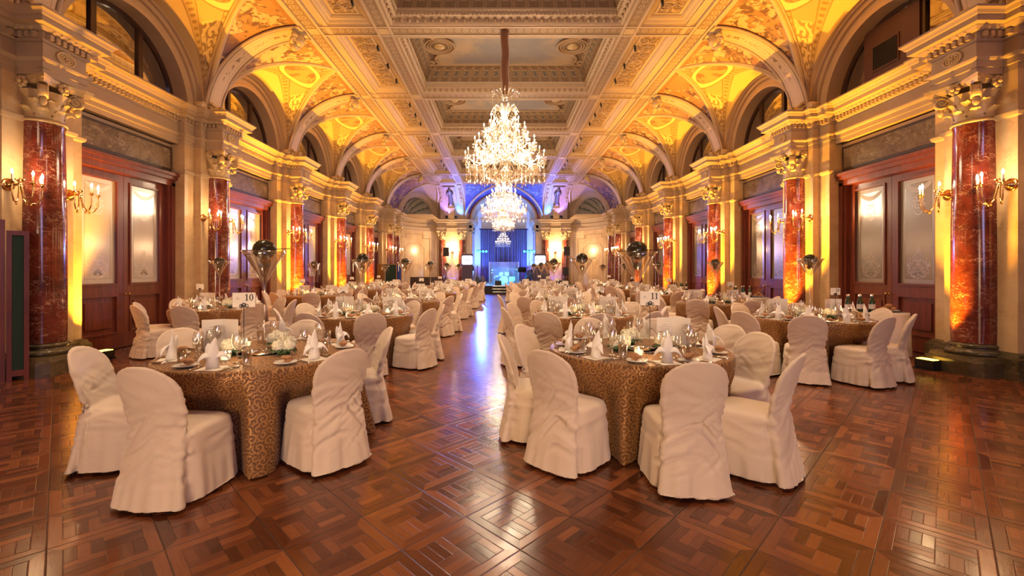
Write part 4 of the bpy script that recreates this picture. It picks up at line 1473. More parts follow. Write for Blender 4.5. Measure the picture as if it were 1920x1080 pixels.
# ------------------------------------------------------------------ chandeliers (origin at the foot of the chandelier)
TIERS = [(0.93, 0.56, 18), (0.71, 0.90, 14), (0.50, 1.20, 10), (0.34, 1.44, 6)]
def chandelier_meshes():
    b = MB()
    b.lathe([(0.0, 0.0), (0.03, 0.02), (0.05, 0.07), (0.02, 0.11), (0.09, 0.20), (0.14, 0.28), (0.05, 0.36), (0.03, 0.42), (0.07, 0.50), (0.10, 0.56), (0.04, 0.64),
             (0.025, 0.72), (0.08, 0.84), (0.09, 0.90), (0.03, 0.98), (0.025, 1.06), (0.07, 1.16), (0.03, 1.26), (0.025, 1.36), (0.06, 1.44), (0.025, 1.52), (0.03, 1.62), (0.09, 1.70), (0.10, 1.76), (0.04, 1.84), (0.025, 1.95), (0.06, 2.0), (0.02, 2.1), (0.02, 2.2)], 14)
    stem = b.mesh('stem', [M['crystal']])
    arms = []
    for r, z, n in TIERS:
        b = MB()
        pts = [(0.04, 0, -0.03), (r*0.25, 0, 0.04), (r*0.45, 0, -0.02), (r*0.68, 0, -0.13), (r*0.86, 0, -0.12), (r*0.97, 0, -0.05), (r, 0, 0.0)]
        sm = []
        for i in range(len(pts)-1):
            for q in range(3):
                t = q/3; A, B = Vector(pts[i]), Vector(pts[i+1]); sm.append(A.lerp(B, t))
        sm.append(Vector(pts[-1]))
        b.tube(sm, 0.013, 5)
        b.lathe([(0.0, 0.0), (0.05, 0.005), (0.065, 0.025), (0.02, 0.02), (0.022, 0.05), (0.0, 0.05)], 10, (r, 0, 0))
        for k in range(7):
            a = 2*pi*k/7
            b.octa((r+0.06*cos(a), 0.06*sin(a), -0.035), 0.010, 0.034)
        arms.append(b.mesh('arm', [M['crystal']]))
    b = MB(); b.lathe([(0.011, 0.045), (0.011, 0.15), (0.0, 0.15)], 7)
    candle = b.mesh('candle', [M['candle']])
    b = MB(); b.lathe([(0.0, 0.148), (0.014, 0.165), (0.011, 0.19), (0.0, 0.215)], 7)
    bulb = b.mesh('bulb', [M['flame']])
    # hanging crystals
    b = MB()
    R = random.Random(3)
    for ti, (r, z, n) in enumerate(TIERS):
        for i in range(n):
            a0, a1 = 2*pi*i/n, 2*pi*(i+1)/n
            for q in range(1, 9):           # swags between the cups
                t = q/9; a = a0+(a1-a0)*t
                zz = z - 0.02 - 0.11*sin(pi*t)
                b.octa((r*cos(a), r*sin(a), zz), 0.009, 0.016)
            for q in range(4):              # long drops
                a = a0 + (a1-a0)*q/4
                rr = r*(0.72 + 0.2*R.random())
                for w in range(3):
                    b.octa((rr*cos(a), rr*sin(a), z - 0.10 - 0.05*w), 0.010, 0.026)
                b.octa((rr*cos(a), rr*sin(a), z - 0.27), 0.015, 0.042)
            for q in range(5):              # swag from the stem out to the cup
                t = (q+1)/6
                b.octa((r*t*cos(a0), r*t*sin(a0), z + 0.22*(1-t) - 0.10*sin(pi*t)), 0.010, 0.020)
    for i in range(26):                     # basket under the lowest tier
        a = 2*pi*i/26
        for w in range(9):
            t = w/9
            r = 0.62*cos(t*pi/2)**0.8 + 0.06
            b.octa((r*cos(a), r*sin(a), 0.40 - 0.36*t), 0.013, 0.03)
    for i in range(70):                     # strands under the arms of the lowest tier
        a = 2*pi*i/70; r = (0.90, 0.66, 0.80, 0.50)[i % 4] + 0.04*R.random()
        for w in range(7):
            b.octa((r*cos(a), r*sin(a), 0.44 - 0.045*w), 0.009, 0.022)
        b.octa((r*cos(a), r*sin(a), 0.11), 0.016, 0.045)
    for i in range(14):
        a = 2*pi*i/14
        for w in range(6):
            t = w/5
            b.octa(((0.32-0.16*t)*cos(a), (0.32-0.16*t)*sin(a), 1.72 - 0.28*t), 0.012, 0.03)
    drops = b.mesh('crystal_drops', [M['crystal']])
    b = MB()
    for i in range(10):                     # palm fronds under the crown
        a = 2*pi*i/10
        pts = [(0.05+0.25*sin(pi*0.5*t), 1.66+0.17*sin(pi*0.9*t)) for t in [j/6 for j in range(7)]]
        b.tube([(r*cos(a), r*sin(a), z) for r, z in pts], [0.02, 0.024, 0.024, 0.02, 0.017, 0.013, 0.008], 5)
    for i in range(12):
        a = 2*pi*i/12
        pts = [(0.05, 1.98), (0.12, 2.10), (0.22, 2.19), (0.31, 2.19), (0.35, 2.12)]
        b.tube([(r*cos(a), r*sin(a), z) for r, z in pts], [0.012, 0.016, 0.018, 0.014, 0.006], 5)
        for w in range(4):
            b.octa((0.345*cos(a), 0.345*sin(a), 2.07-0.045*w), 0.010, 0.022)
            b.octa((0.2*cos(a), 0.2*sin(a), 2.10-0.05*w), 0.010, 0.022)
    crown = b.mesh('crown', [M['crystal']])
    return stem, arms, candle, bulb, drops, crown
CHM = chandelier_meshes()
def chandelier(x, y, z, label, scale=1.0, ztop=ZB, energy=K_CH):
    stem, arms, candle, bulb, drops, crown = CHM
    t = thing('crystal_chandelier', label, 'chandelier', (x, y, z), 0, 'crystal chandeliers down the middle of the hall')
    t.scale = (scale,)*3
    put('stem', stem, t); put('crown', crown, t)
    o = put('crystal_drops', drops, t); o['kind'] = 'stuff'
    for (r, zz, n), am in zip(TIERS, arms):
        for i in range(n):
            a = put('arm', am, t, (0, 0, zz), (0, 0, 2*pi*(i+0.3)/n))
            put('candle', candle, a, (r, 0, 0)); put('bulb', bulb, a, (r, 0, 0))
    b = MB()
    L = (ztop - z)/scale - 2.12
    b.tube([(0.012*sin(j*0.9), 0.01*cos(j*1.3), 2.12 + L*j/14) for j in range(15)], [0.05, 0.075, 0.085, 0.09] + [0.095]*10 + [0.11], 10)
    put('fabric_sleeve', b.mesh('fabric_sleeve', [M['sheath']]), t)
    # its own light: the candles of the tiers
    for k in range(3):
        a = 2*pi*k/3 + 0.5
        lamp('chandelier_light', 'POINT', (x+0.62*scale*cos(a), y+0.62*scale*sin(a), z+0.80*scale), energy*0.24, (1.0, 0.76, 0.50), 0.18*scale)
    lamp('chandelier_light', 'POINT', (x, y, z+1.62*scale), energy*0.28, (1.0, 0.76, 0.50), 0.12*scale)
    return t
for y, lab, sc, z, en in ((CHANDELIER_Y[0], 'big crystal chandelier nearest the camera, hung on a brown fabric sleeve', 1.0, 3.50, K_CH),
                          (CHANDELIER_Y[1], 'crystal chandelier second from the camera, seen below the big one', 1.0, 3.40, K_CH),
                          (CHANDELIER_Y[2], 'smaller crystal chandelier third from the camera, close before the stage', 0.70, 3.72, K_CH*0.6)):
    chandelier(XC-0.04, y, z, lab, sc, ZB, en)
chandelier(XC-0.05, 33.6, 3.15, 'small crystal chandelier hanging in front of the purple stage curtain', 0.62, 6.6, K_CH*0.03)

# ------------------------------------------------------------------ wall sconces (local +X points into the room)
def sconce_meshes():
    def lat(prof, n=16):
        b = MB(); b.lathe(prof, n); k = MB()
        k.v = [(z, y, -x) for x, y, z in b.v]; k.f = b.f; k.m = b.m; k.sm = b.sm; k.uv = b.uv
        return k
    k = lat([(0.085, 0.0), (0.088, 0.012), (0.070, 0.022), (0.052, 0.024), (0.055, 0.045), (0.035, 0.060), (0.030, 0.08), (0.018, 0.095), (0.016, 0.15), (0.0, 0.16)], 20)
    plate = k.mesh('backplate', [M['brass']])
    b = MB()
    b.ball((0.17, 0, 0), 0.032, 8, 6)
    b.lathe([(0.0, -0.07), (0.012, -0.06), (0.02, -0.03), (0.014, 0.02), (0.026, 0.05), (0.014, 0.07), (0.0, 0.10)], 10, (0.17, 0, 0))
    for i in range(6):
        a = 2*pi*i/6
        b.tube([(0.17+0.02*cos(a), 0.02*sin(a), 0.04), (0.17+0.045*cos(a), 0.045*sin(a), 0.075), (0.17+0.06*cos(a), 0.06*sin(a), 0.07)], [0.008, 0.010, 0.004], 5)
    node = b.mesh('rosette', [M['brass']])
    b = MB()
    pts = [(0.02, 0.0), (0.03, -0.10), (0.055, -0.20), (0.105, -0.255), (0.165, -0.245), (0.205, -0.17), (0.215, -0.07), (0.215, -0.01)]
    sm = []
    for i in range(len(pts)-1):
        for q in range(3): sm.append((pts[i][0]+(pts[i+1][0]-pts[i][0])*q/3, 0, pts[i][1]+(pts[i+1][1]-pts[i][1])*q/3))
    sm.append((pts[-1][0], 0, pts[-1][1]))
    b.tube(sm, 0.0095, 6)
    b.lathe([(0.0, -0.02), (0.012, -0.02), (0.018, 0.0), (0.036, 0.006), (0.036, 0.012), (0.016, 0.014), (0.018, 0.035), (0.0, 0.035)], 10, (0.215, 0, 0))
    b.ball((0.105, 0, -0.275), 0.016, 6, 4)
    arm = b.mesh('arm', [M['brass']])
    b = MB(); b.lathe([(0.011, 0.03), (0.011, 0.115), (0.0, 0.115)], 8, (0.215, 0, 0)); candle = b.mesh('candle', [M['candle']])
    b = MB(); b.lathe([(0.0, 0.113), (0.016, 0.130), (0.012, 0.16), (0.0, 0.185)], 8, (0.215, 0, 0)); bulb = b.mesh('bulb', [M['flame']])
    return plate, node, arm, candle, bulb
SCM = sconce_meshes()
def sconce(x, y, z, rz, label, boost=1.0):
    plate, node, arm, candle, bulb = SCM
    t = thing('wall_sconce', label, 'sconce', (x, y, z), rz, 'brass candle sconces beside the columns')
    put('backplate', plate, t); put('rosette', node, t)
    for a in (-62, -8, 50):
        p = put('arm', arm, t, (0.17, 0, 0), (0, 0, radians(a)))
        put('candle', candle, p); put('bulb', bulb, p)
    d = Vector((cos(rz), sin(rz), 0))
    lamp('sconce_light', 'POINT', (x + d.x*0.36, y + d.y*0.36, z+0.16), K_SC*boost, CANDLE, 0.05)
for sd, sname in SIDES:
    for k, y in enumerate(YK[1:]):
        for dy, w in ((-0.43, 'near'), (0.43, 'far')):
            if k == 0: continue
            lab = 'brass candle sconce at the %s side of the %s %s column' % (w, NTH[k-1], sname)
            sconce(XC + sd*XP, y+dy, 2.66, 0 if sd < 0 else pi, lab, 1.0 if k < 4 else 1.8)
    sconce(XC + sd*3.70, YEND-0.09, 2.75, -pi/2, 'brass candle sconce between the end columns %s of the stage' % sname, 20.0)
    sconce(XC + sd*XP, 28.5, 2.66, 0 if sd < 0 else pi, 'brass candle sconce beside the last column before the %s corner' % sname)

# ------------------------------------------------------------------ amber uplights on the floor
b = MB(); b.box(-0.12, 0.12, -0.08, 0.08, 0.03, 0.15); b.box(-0.14, -0.12, -0.03, 0.03, 0.0, 0.12); b.box(0.12, 0.14, -0.03, 0.03, 0.0, 0.12)
b.box(-0.14, 0.14, -0.09, -0.06, 0.0, 0.02); b.box(-0.14, 0.14, 0.06, 0.09, 0.0, 0.02)
up_body = b.mesh('housing', [M['black']])
b = MB(); b.box(-0.105, 0.105, -0.065, 0.065, 0.150, 0.158)
up_face = b.mesh('led_face', [emitter('amber_led_face', (1.0, 0.55, 0.06), 9.0)])
UP = {}
for sd, sname in SIDES:
    for k, y in enumerate(YK[1:-1]):
        if sd < 0:
            X, dy = (6.72, 0.86) if k in (1,) else ((6.62, 0.62) if k == 2 else (6.42, -0.42))
        else:
            X, dy = (6.28, 0.16) if k == 1 else (6.28, -0.26)
        lab = 'black floor uplight glowing amber beside the %s' % ('camera on the %s' % sname if k == 0 else '%s %s column' % (NTH[k-1], sname))
        t = thing('floor_uplight', lab, 'uplight', (XC+sd*X, y+dy, 0), radians(90 + 15*sd), 'amber uplights along the walls')
        put('housing', up_body, t); put('led_face', up_face, t)
        lamp('uplight_beam', 'SPOT', (XC+sd*X, y+dy, 0.17), K_UP*(0.5, 0.55, 1.0, 1.0, 0.8, 0.5)[min(k, 5)], ORANGE if k == 0 else (1.0, 0.43, 0.02) if k == 1 else AMBER, 0.05, (XC+sd*(X+0.35), y+(dy*0.4 if not (sd > 0 and k == 1) else 0.3), 6.0), 66, 0.6)
        if k > 0:
            b = MB(); R = random.Random(k*3+sd)
            x0, y0 = XC+sd*X, y+dy
            b.tube([(x0+sd*0.12+sd*0.05*i, y0+0.14*sin(i*1.2+k)+0.03*i, 0.012) for i in range(10)], 0.008, 5)
            o = put('power_cable', b.mesh('power_cable', [M['black']])); tag(o, 'black power cable on the floor behind the %s %s uplight' % (NTH[k-1], sname), 'cable', 'uplight cables')

# small cylinder spotlights on the cornice by the columns
b = MB()
k_ = MB(); k_.lathe([(0.0, 0.0), (0.075, 0.0), (0.085, 0.03), (0.085, 0.20), (0.07, 0.20), (0.06, 0.17), (0.0, 0.17)], 16)
b.v = [(-z, y, x+0.12) for x, y, z in k_.v]; b.f = k_.f; b.m = k_.m; b.sm = k_.sm; b.uv = k_.uv
cs = {1: b.mesh('can', [M['gilt']])}
b2 = MB(); b2.v = [(-x, y, z) for x, y, z in b.v]; b2.f = [f[::-1] for f in b.f]; b2.m = b.m; b2.sm = b.sm; b2.uv = b.uv
cs[-1] = b2.mesh('can', [M['gilt']])
b = MB(); b.box(-0.10, 0.10, -0.05, 0.05, 0, 0.02); b.box(-0.12, -0.08, -0.012, 0.012, 0.0, 0.06)
br = b.mesh('bracket', [M['black']])
for sd, sname in SIDES:
    for k, y in enumerate(YK[2:]):
        t = thing('cornice_spotlight', 'round spotlight can standing on the %s cornice before the %s column' % (sname, NTH[k]), 'spotlight', (XC+sd*6.98, y-0.52, 5.05), 0, 'spotlight cans on the cornices')
        put('can', cs[sd], t); put('bracket', br, t)
# tiny black spotlights on the relief panels of the ceiling
b = MB(); b.lathe([(0.0, 0.0), (0.03, 0.0), (0.03, -0.05), (0.0, -0.05)], 8); b.tube([(0, 0, -0.05), (0.02, 0.05, -0.12)], 0.028, 8)
csp = b.mesh('ceiling_spotlight', [M['black']])
for sd, sname in SIDES:
    for i, ym in enumerate(BAYC[1:]):
        for k, (yy, aimx) in enumerate(((ym-0.9, 1.3), (ym+0.9, 4.4))):
            lamp('ceiling_spotlight_beam', 'SPOT', (XC+sd*3.32, yy, ZB-0.02), K_DN, (1.0, 0.74, 0.48), 0.05, (XC+sd*aimx, yy+0.2, 0.8), 74, 0.8)
        for dy, w in ((-1.0, 'near'), (0.0, 'middle'), (1.0, 'far')):
            o = put('ceiling_spotlight', csp, None, (XC+sd*3.32, ym+dy, ZB+0.135))
            tag(o, 'tiny black spotlight at the %s part of the %s %s ceiling panel' % (w, NTH[max(0, i-1)] if i else 'overhead', sname), 'spotlight', 'tiny black ceiling spotlights')

# ================================================================== chairs
def fab_noise(x, y, z): return mnoise.noise(Vector((x, y, z)))
def chair_mesh(seed):
    b = MB()
    # seat with its skirt: stacked rounded rectangles
    rings = [(0.0, 0.262, 0.255, -0.24), (0.06, 0.258, 0.252, -0.24), (0.20, 0.246, 0.243, -0.235), (0.35, 0.232, 0.233, -0.22), (0.44, 0.224, 0.228, -0.21), (0.462, 0.212, 0.216, -0.20), (0.474, 0.18, 0.19, -0.19), (0.478, 0.10, 0.12, -0.12)]
    n = 48
    vs = []
    for z, hw, fy, by in rings:
        cyy = (fy+by)/2; hy = (fy-by)/2
        for i in range(n):
            a = 2*pi*i/n
            c, s_ = cos(a), sin(a)
            e_ = 0.42
            vs.append((hw*(abs(c)**e_)*(1 if c >= 0 else -1), cyy + hy*(abs(s_)**e_)*(1 if s_ >= 0 else -1), z))
    fs = [(j*n+i, j*n+(i+1) % n, (j+1)*n+(i+1) % n, (j+1)*n+i) for j in range(len(rings)-1) for i in range(n)]
    fs += [tuple(range(n-1, -1, -1)), tuple((len(rings)-1)*n+i for i in range(n))]
    b.add(vs, fs)
    # back, from the floor to the arched top
    zs = [0.0, 0.10, 0.22, 0.34, 0.44, 0.50, 0.58, 0.66, 0.72, 0.77, 0.81, 0.845, 0.872, 0.892, 0.905, 0.912]
    vs = []
    for z in zs:
        if z >= 0.46:
            hw = 0.196 + 0.032*min(1, (z-0.46)/0.20)
            yc = -0.215 - (z-0.46)*0.26 - (z-0.46)**2*0.12
            th = 0.032
        else:
            k = (0.46-z)/0.46
            hw = 0.196 + 0.058*k**1.3
            yc = -0.215 - 0.085*k
            th = 0.032 + 0.02*k
        if z > 0.70:
            q = (z-0.70)/0.214
            hw *= sqrt(max(0.0, 1-q**2.4)); th *= sqrt(max(0.05, 1-q**4))
        hw = max(hw, 0.03)
        for i in range(n):
            a = 2*pi*i/n
            c, s_ = cos(a), sin(a)
            x = hw*(abs(c)**0.7)*(1 if c >= 0 else -1)
            wrap = 0.045*(abs(x)/0.23)**2 if z > 0.46 else 0.02*(abs(x)/0.23)**2
            vs.append((x, yc + wrap + th*(abs(s_)**0.8)*(1 if s_ >= 0 else -1), z))
    fs = [(j*n+i, j*n+(i+1) % n, (j+1)*n+(i+1) % n, (j+1)*n+i) for j in range(len(zs)-1) for i in range(n)]
    fs += [tuple(range(n-1, -1, -1)), tuple((len(zs)-1)*n+i for i in range(n))]
    b.add(vs, fs)
    me = b.mesh('cover_raw', [M['ivory']])
    o = bpy.data.objects.new('cover_raw', me); COL.objects.link(o)
    md = o.modifiers.new('r', 'REMESH'); md.mode = 'VOXEL'; md.voxel_size = 0.0135; md.use_smooth_shade = True
    ms = o.modifiers.new('s', 'SMOOTH'); ms.factor = 0.5; ms.iterations = 4
    dg = bpy.context.evaluated_depsgraph_get()
    em = bpy.data.meshes.new_from_object(o.evaluated_get(dg))
    bpy.data.objects.remove(o); bpy.data.meshes.remove(me)
    em.name = 'slipcover'
    off = seed*11.3
    for v in em.vertices:
        x, y, z = v.co
        nn = v.normal
        up = min(1.0, max(0.0, (z-0.02)/0.1))
        lowb = 1.0 if y < -0.17 else 0.45
        d = 0.0
        if z > 0.50 and abs(nn.y) > 0.5:        # the cover lies slightly hollow inside its rounded rim
            hw = 0.228
            if z > 0.70: hw *= sqrt(max(0.0, 1-((z-0.70)/0.214)**2.4))
            q_ = min(1.0, max(0.0, (hw-abs(x)-0.018)/0.022)); q_ *= min(1.0, max(0.0, (0.895-z)/0.02)) * min(1.0, (z-0.50)/0.1)
            d -= 0.007*q_*q_*(3-2*q_)
        # sagging diagonal folds on the lower back and sides
        w = max(0.0, 1-abs(z-0.42)/0.34)
        q_ = fab_noise(x*4+off, y*3, (z + 0.75*abs(x-0.05) + 0.10*sin(x*7+seed))*15+off)
        d += w*lowb*(0.046*(0.30-abs(q_)) + 0.018*q_)
        q_ = fab_noise(x*6-off, y*5, (z - 0.7*x)*20-off)
        d += w*lowb*0.028*(0.28-abs(q_))
        # hanging folds towards the hem
        h = max(0.0, 1-z/0.40)
        ang = atan2(y+0.03, x)
        d += h*0.022*fab_noise(cos(ang)*5+off, sin(ang)*5-off, z*1.2)
        d += h*0.006*sin(ang*9+seed)
        u_ = max(0.0, 1-abs(z-0.70)/0.22)
        d += 0.0035*fab_noise(x*11+off, y*11, z*9) + u_*0.011*(0.3-abs(fab_noise(x*5-off, y*4, (z+0.4*x)*13)))
        if 0.46 < z and nn.z > 0.8 and y > -0.15: d *= 0.25
        if y > -0.225 and 0.40 < z < 0.58 and nn.y > -0.3: d *= 0.25
        v.co = v.co + nn*d
        if v.co.z < 0.030: v.co.z = 0.026 + 0.008*fab_noise(x*6, y*6, off)
    for p in em.polygons: p.use_smooth = True
    em.materials.clear(); em.materials.append(M['ivory'])
    return em
COVERS = [chair_mesh(s) for s in range(4)]
b = MB(); b.lathe([(0.0, 0.0), (0.015, 0.0), (0.013, 0.12), (0.0, 0.12)], 8)
leg_me = b.mesh('leg', [M['black']])
b = MB(); b.lathe([(0.0, 0.0), (0.017, 0.0), (0.017, 0.02), (0.0, 0.02)], 8)

def chair(x, y, rz, label, group, var=0, legs=False):
    t = thing('banquet_chair', label, 'chair', (x, y, 0), rz, group)
    put('slipcover', COVERS[var % 4], t)
    if legs:
        for sx in (-1, 1):
            for sy in (-0.285, 0.17):
                put('leg', leg_me, t, (sx*0.165, sy, 0))
    return t

# ================================================================== table things
TR, TH = 0.81, 0.765
def cloth_mesh(seed, folds, seats):
    """seats: (angle, distance) of the chairs, whose seats push the hanging cloth in"""
    R = random.Random(seed)
    ph = [R.uniform(0, 2*pi) for _ in range(6)]
    n = 216
    rows = [(0.0, TH)] + [(TR*q, TH) for q in (0.25, 0.5, 0.75, 0.95)] + [(TR-0.008, TH-0.002), (TR, TH-0.012), (TR+0.003, TH-0.03)]
    drop = [0.08, 0.16, 0.25, 0.34, 0.43, 0.52, 0.60, 0.68, 0.735, 0.757]
    def rad(a, d):
        k = min(1.0, d/0.72)
        f = sin(a*folds + ph[0] + 0.8*sin(2*a+ph[1])) + 0.45*sin(a*(folds*2-3)+ph[2]) + 0.3*sin(a*3+ph[3])
        f = f*0.6 + 0.4*abs(f)*f*0.5
        f2 = sin(a*23+ph[4]) + 0.6*sin(a*37+ph[5]+sin(a*3))
        r = TR + 0.004 + 0.015*k + 0.12*k**1.3*f*0.55 + 0.03*k*k + 0.017*k*f2
        lim = 9.0
        for sa, sr in seats:
            da = abs((a-sa+pi) % (2*pi) - pi)*0.78
            if da < 0.34:
                q = max(0.0, (da-0.20)/0.14)
                lim = min(lim, sr - 0.262 + 0.20*q*q)
        g_ = min(1.0, max(0.0, (d-0.10)/0.18)); g_ = g_*g_*(3-2*g_)
        lim += 0.008*f2
        if lim < r: r = r + (lim-r)*g_
        return r
    vs, uv = [], []
    allr = [(r, z, None) for r, z in rows] + [(None, TH-d, d) for d in drop]
    for (r, z, d) in allr:
        for i in range(n):
            a = 2*pi*i/n
            rr = r if d is None else rad(a, d)
            vs.append((rr*cos(a), rr*sin(a), z))
            if d is None: uv.append((rr*cos(a)+3.0, rr*sin(a)+3.0))
            else: uv.append((a*TR*1.08, z))
    fs, uvs = [], []
    for j in range(len(allr)-1):
        for i in range(n):
            i2 = (i+1) % n
            q = (j*n+i, j*n+i2, (j+1)*n+i2, (j+1)*n+i)
            if j == 0: q = (i, n+i2, n+i)[::-1] if False else (j*n, n+i, n+i2)
            fs.append(q)
            us = [uv[k] for k in q]
            if j >= len(rows)-1 and i2 == 0:
                us = [(u+2*pi*TR*1.08 if (k % n) == 0 else u, w) for (u, w), k in zip(us, q)]
            if j == len(rows)-1:
                a_, b_ = 2*pi*i/n*TR*1.08, 2*pi*(i+1)/n*TR*1.08
                us = [(a_, TH), (b_, TH), (b_, TH-drop[0]), (a_, TH-drop[0])]
            uvs.append(us)
    b = MB(); b.add(vs, fs, 0, uvs, True)
    return b.mesh('tablecloth', [M['damask']])

# stemware
def gl_mesh(name, prof, n=14, mat='glass'):
    b = MB(); b.lathe(prof, n); return b.mesh(name, [M[mat]])
WINE = gl_mesh('large_wine_glass', [(0.0, 0.001), (0.036, 0.002), (0.034, 0.006), (0.006, 0.012), (0.004, 0.05), (0.004, 0.095), (0.012, 0.108), (0.036, 0.135), (0.043, 0.16), (0.041, 0.19), (0.035, 0.222)])
WINE2 = gl_mesh('small_wine_glass', [(0.0, 0.001), (0.033, 0.002), (0.030, 0.006), (0.005, 0.012), (0.004, 0.05), (0.004, 0.085), (0.010, 0.095), (0.030, 0.118), (0.034, 0.14), (0.029, 0.185)])
TUMB = gl_mesh('water_tumbler', [(0.0, 0.002), (0.030, 0.002), (0.032, 0.010), (0.036, 0.12), (0.0345, 0.12), (0.030, 0.012), (0.0, 0.012)], 14)
def plate_me():
    b = MB(); b.lathe([(0.0, 0.006), (0.045, 0.006), (0.055, 0.010), (0.085, 0.018), (0.085, 0.021), (0.055, 0.014), (0.0, 0.010)], 24)
    return b.mesh('side_plate', [M['china']])
PLATE = plate_me()
def biscuit_me():
    b = MB(); R = random.Random(5)
    for i in range(5):
        c = (R.uniform(-0.03, 0.03), R.uniform(-0.025, 0.025), 0.030 + 0.006*i)
        b.ball(c, 0.028, 9, 6, 0, sx=1.5, sy=1.0, sz=0.5)
    for v in range(len(b.v)):
        x, y, z = b.v[v]; q = 0.005*mnoise.noise(Vector((x*60, y*60, z*60)))
        b.v[v] = (x+q, y-q, max(0.012, z+q))
    return b.mesh('crispbread', [M['biscuit']])
BREAD = biscuit_me()
def knife_me():
    b = MB()
    b.tube([(0, -0.11, 0.006), (0, -0.02, 0.006), (0, 0.0, 0.006)], [0.006, 0.007, 0.005], 6, flat=0.6)
    poly = [(-0.006, 0.0), (0.006, 0.0), (0.010, 0.06), (0.008, 0.10), (0.0, 0.115), (-0.006, 0.10)]
    b.prism(poly, lambda x, y, d: (x, y, d), 0.003, 0.006)
    return b.mesh('table_knife', [M['chrome']])
def fork_me():
    b = MB()
    b.tube([(0, -0.10, 0.005), (0, 0.02, 0.005), (0, 0.04, 0.008)], [0.006, 0.0035, 0.006], 6, flat=0.5)
    b.prism([(-0.011, 0.04), (0.011, 0.04), (0.012, 0.06), (-0.012, 0.06)], lambda x, y, d: (x, y, d), 0.005, 0.008)
    for q in (-0.010, -0.0033, 0.0033, 0.010): b.box(q-0.0016, q+0.0016, 0.058, 0.10, 0.006, 0.009)
    return b.mesh('table_fork', [M['chrome']])
def spoon_me():
    b = MB()
    b.tube([(0, -0.09, 0.004), (0, 0.03, 0.005)], [0.005, 0.003], 6, flat=0.5)
    b.ball((0, 0.055, 0.007), 0.016, 8, 5, sy=1.6, sz=0.35)
    return b.mesh('dessert_spoon', [M['chrome']])
KNIFE, FORK, SPOON = knife_me(), fork_me(), spoon_me()

def napkin_me(seed):
    """linen napkin folded into a standing lily: a rolled foot, one tall pointed leaf and two drooping wings"""
    R = random.Random(seed)
    b = MB()
    def loft(pts, m=0, n=12):
        vs = []
        for (c, rx, ry, yaw) in pts:
            for i in range(n):
                a = 2*pi*i/n
                x, y = rx*cos(a), ry*sin(a)
                vs.append((c[0]+x*cos(yaw)-y*sin(yaw), c[1]+x*sin(yaw)+y*cos(yaw), c[2]))
        k = len(pts)
        fs = [(j*n+i, j*n+(i+1) % n, (j+1)*n+(i+1) % n, (j+1)*n+i) for j in range(k-1) for i in range(n)]
        fs += [tuple(range(n-1, -1, -1)), tuple((k-1)*n+i for i in range(n))]
        b.add(vs, fs, m, None, True)
    loft([((0, 0, 0.001), 0.046, 0.040, 0), ((0, 0, 0.05), 0.041, 0.034, 0), ((0, 0, 0.085), 0.040, 0.028, 0), ((0.002, 0.006, 0.12), 0.040, 0.020, 0.1), ((0.006, 0.010, 0.16), 0.030, 0.012, 0.2), ((0.012, 0.013, 0.195), 0.016, 0.006, 0.2), ((0.018, 0.015, 0.222), 0.002, 0.002, 0.2)])
    for s_ in (-1, 1):
        pts = []
        for j in range(8):
            t = j/7
            w = 0.034*sin(pi*(0.15+0.85*t))**0.8 if t < 1 else 0.003
            c = Vector((s_*(0.012+0.095*t), -0.010-0.020*t, 0.082 + 0.035*sin(pi*t*0.8) - 0.055*t*t))
            pts.append((c, w))
        vs = []; n = 8
        for c, w in pts:
            for i in range(n):
                a = 2*pi*i/n
                vs.append((c.x + 0.3*w*sin(a)*0.3, c.y + w*cos(a)*0.8, c.z + 0.009*sin(a) + w*0.45*cos(a)))
        k = len(pts)
        b.add(vs, [(j*n+i, j*n+(i+1) % n, (j+1)*n+(i+1) % n, (j+1)*n+i) for j in range(k-1) for i in range(n)] + [tuple(range(n-1, -1, -1)), tuple((k-1)*n+i for i in range(n))], 0, None, True)
    # second leaf behind
    loft([((-0.008, 0.016, 0.06), 0.036, 0.010, -0.2), ((-0.012, 0.022, 0.12), 0.034, 0.009, -0.25), ((-0.018, 0.026, 0.155), 0.022, 0.006, -0.3), ((-0.026, 0.028, 0.185), 0.002, 0.002, -0.3)])
    for i, (x, y, z) in enumerate(b.v):
        q = mnoise.noise(Vector((x*30+seed, y*30, z*22)))*0.004
        b.v[i] = (x+q, y+q*0.7, max(0.001, z))
    return b.mesh('folded_napkin', [M['napkin']])
NAPS = [napkin_me(s) for s in range(3)]
def square_me():
    b = MB(); b.box(-0.085, 0.085, -0.085, 0.085, 0.0005, 0.003); return b.mesh('paper_square', [M['paper']])
SQ = square_me()
def card_meshes():
    b = MB()
    w, h, t = 0.165, 0.275, 0.002
    b.obox((-w*0.30, 0, h/2), (0.94, 0.34, 0), (-0.34, 0.94, 0), (0,0,1), w/2, t, h/2)
    b.obox((w*0.62, 0, h/2), (0.94, -0.34, 0), (0.34, 0.94, 0), (0,0,1), w/2, t, h/2)
    a = b.mesh('card', [M['paper']])
    b = MB()
    for i in range(7):
        z = h*(0.30+0.075*i)
        L = w*(0.16 + 0.10*((i*7) % 3))
        b.obox(Vector((-w*0.30, 0, z)) + Vector((0.34, -0.94, 0))*0.0025, (0.94, 0.34, 0), (-0.34, 0.94, 0), (0,0,1), L, 0.0006, 0.002)
    return a, b.mesh('print', [M['print']])
CARD, CPRINT = card_meshes()
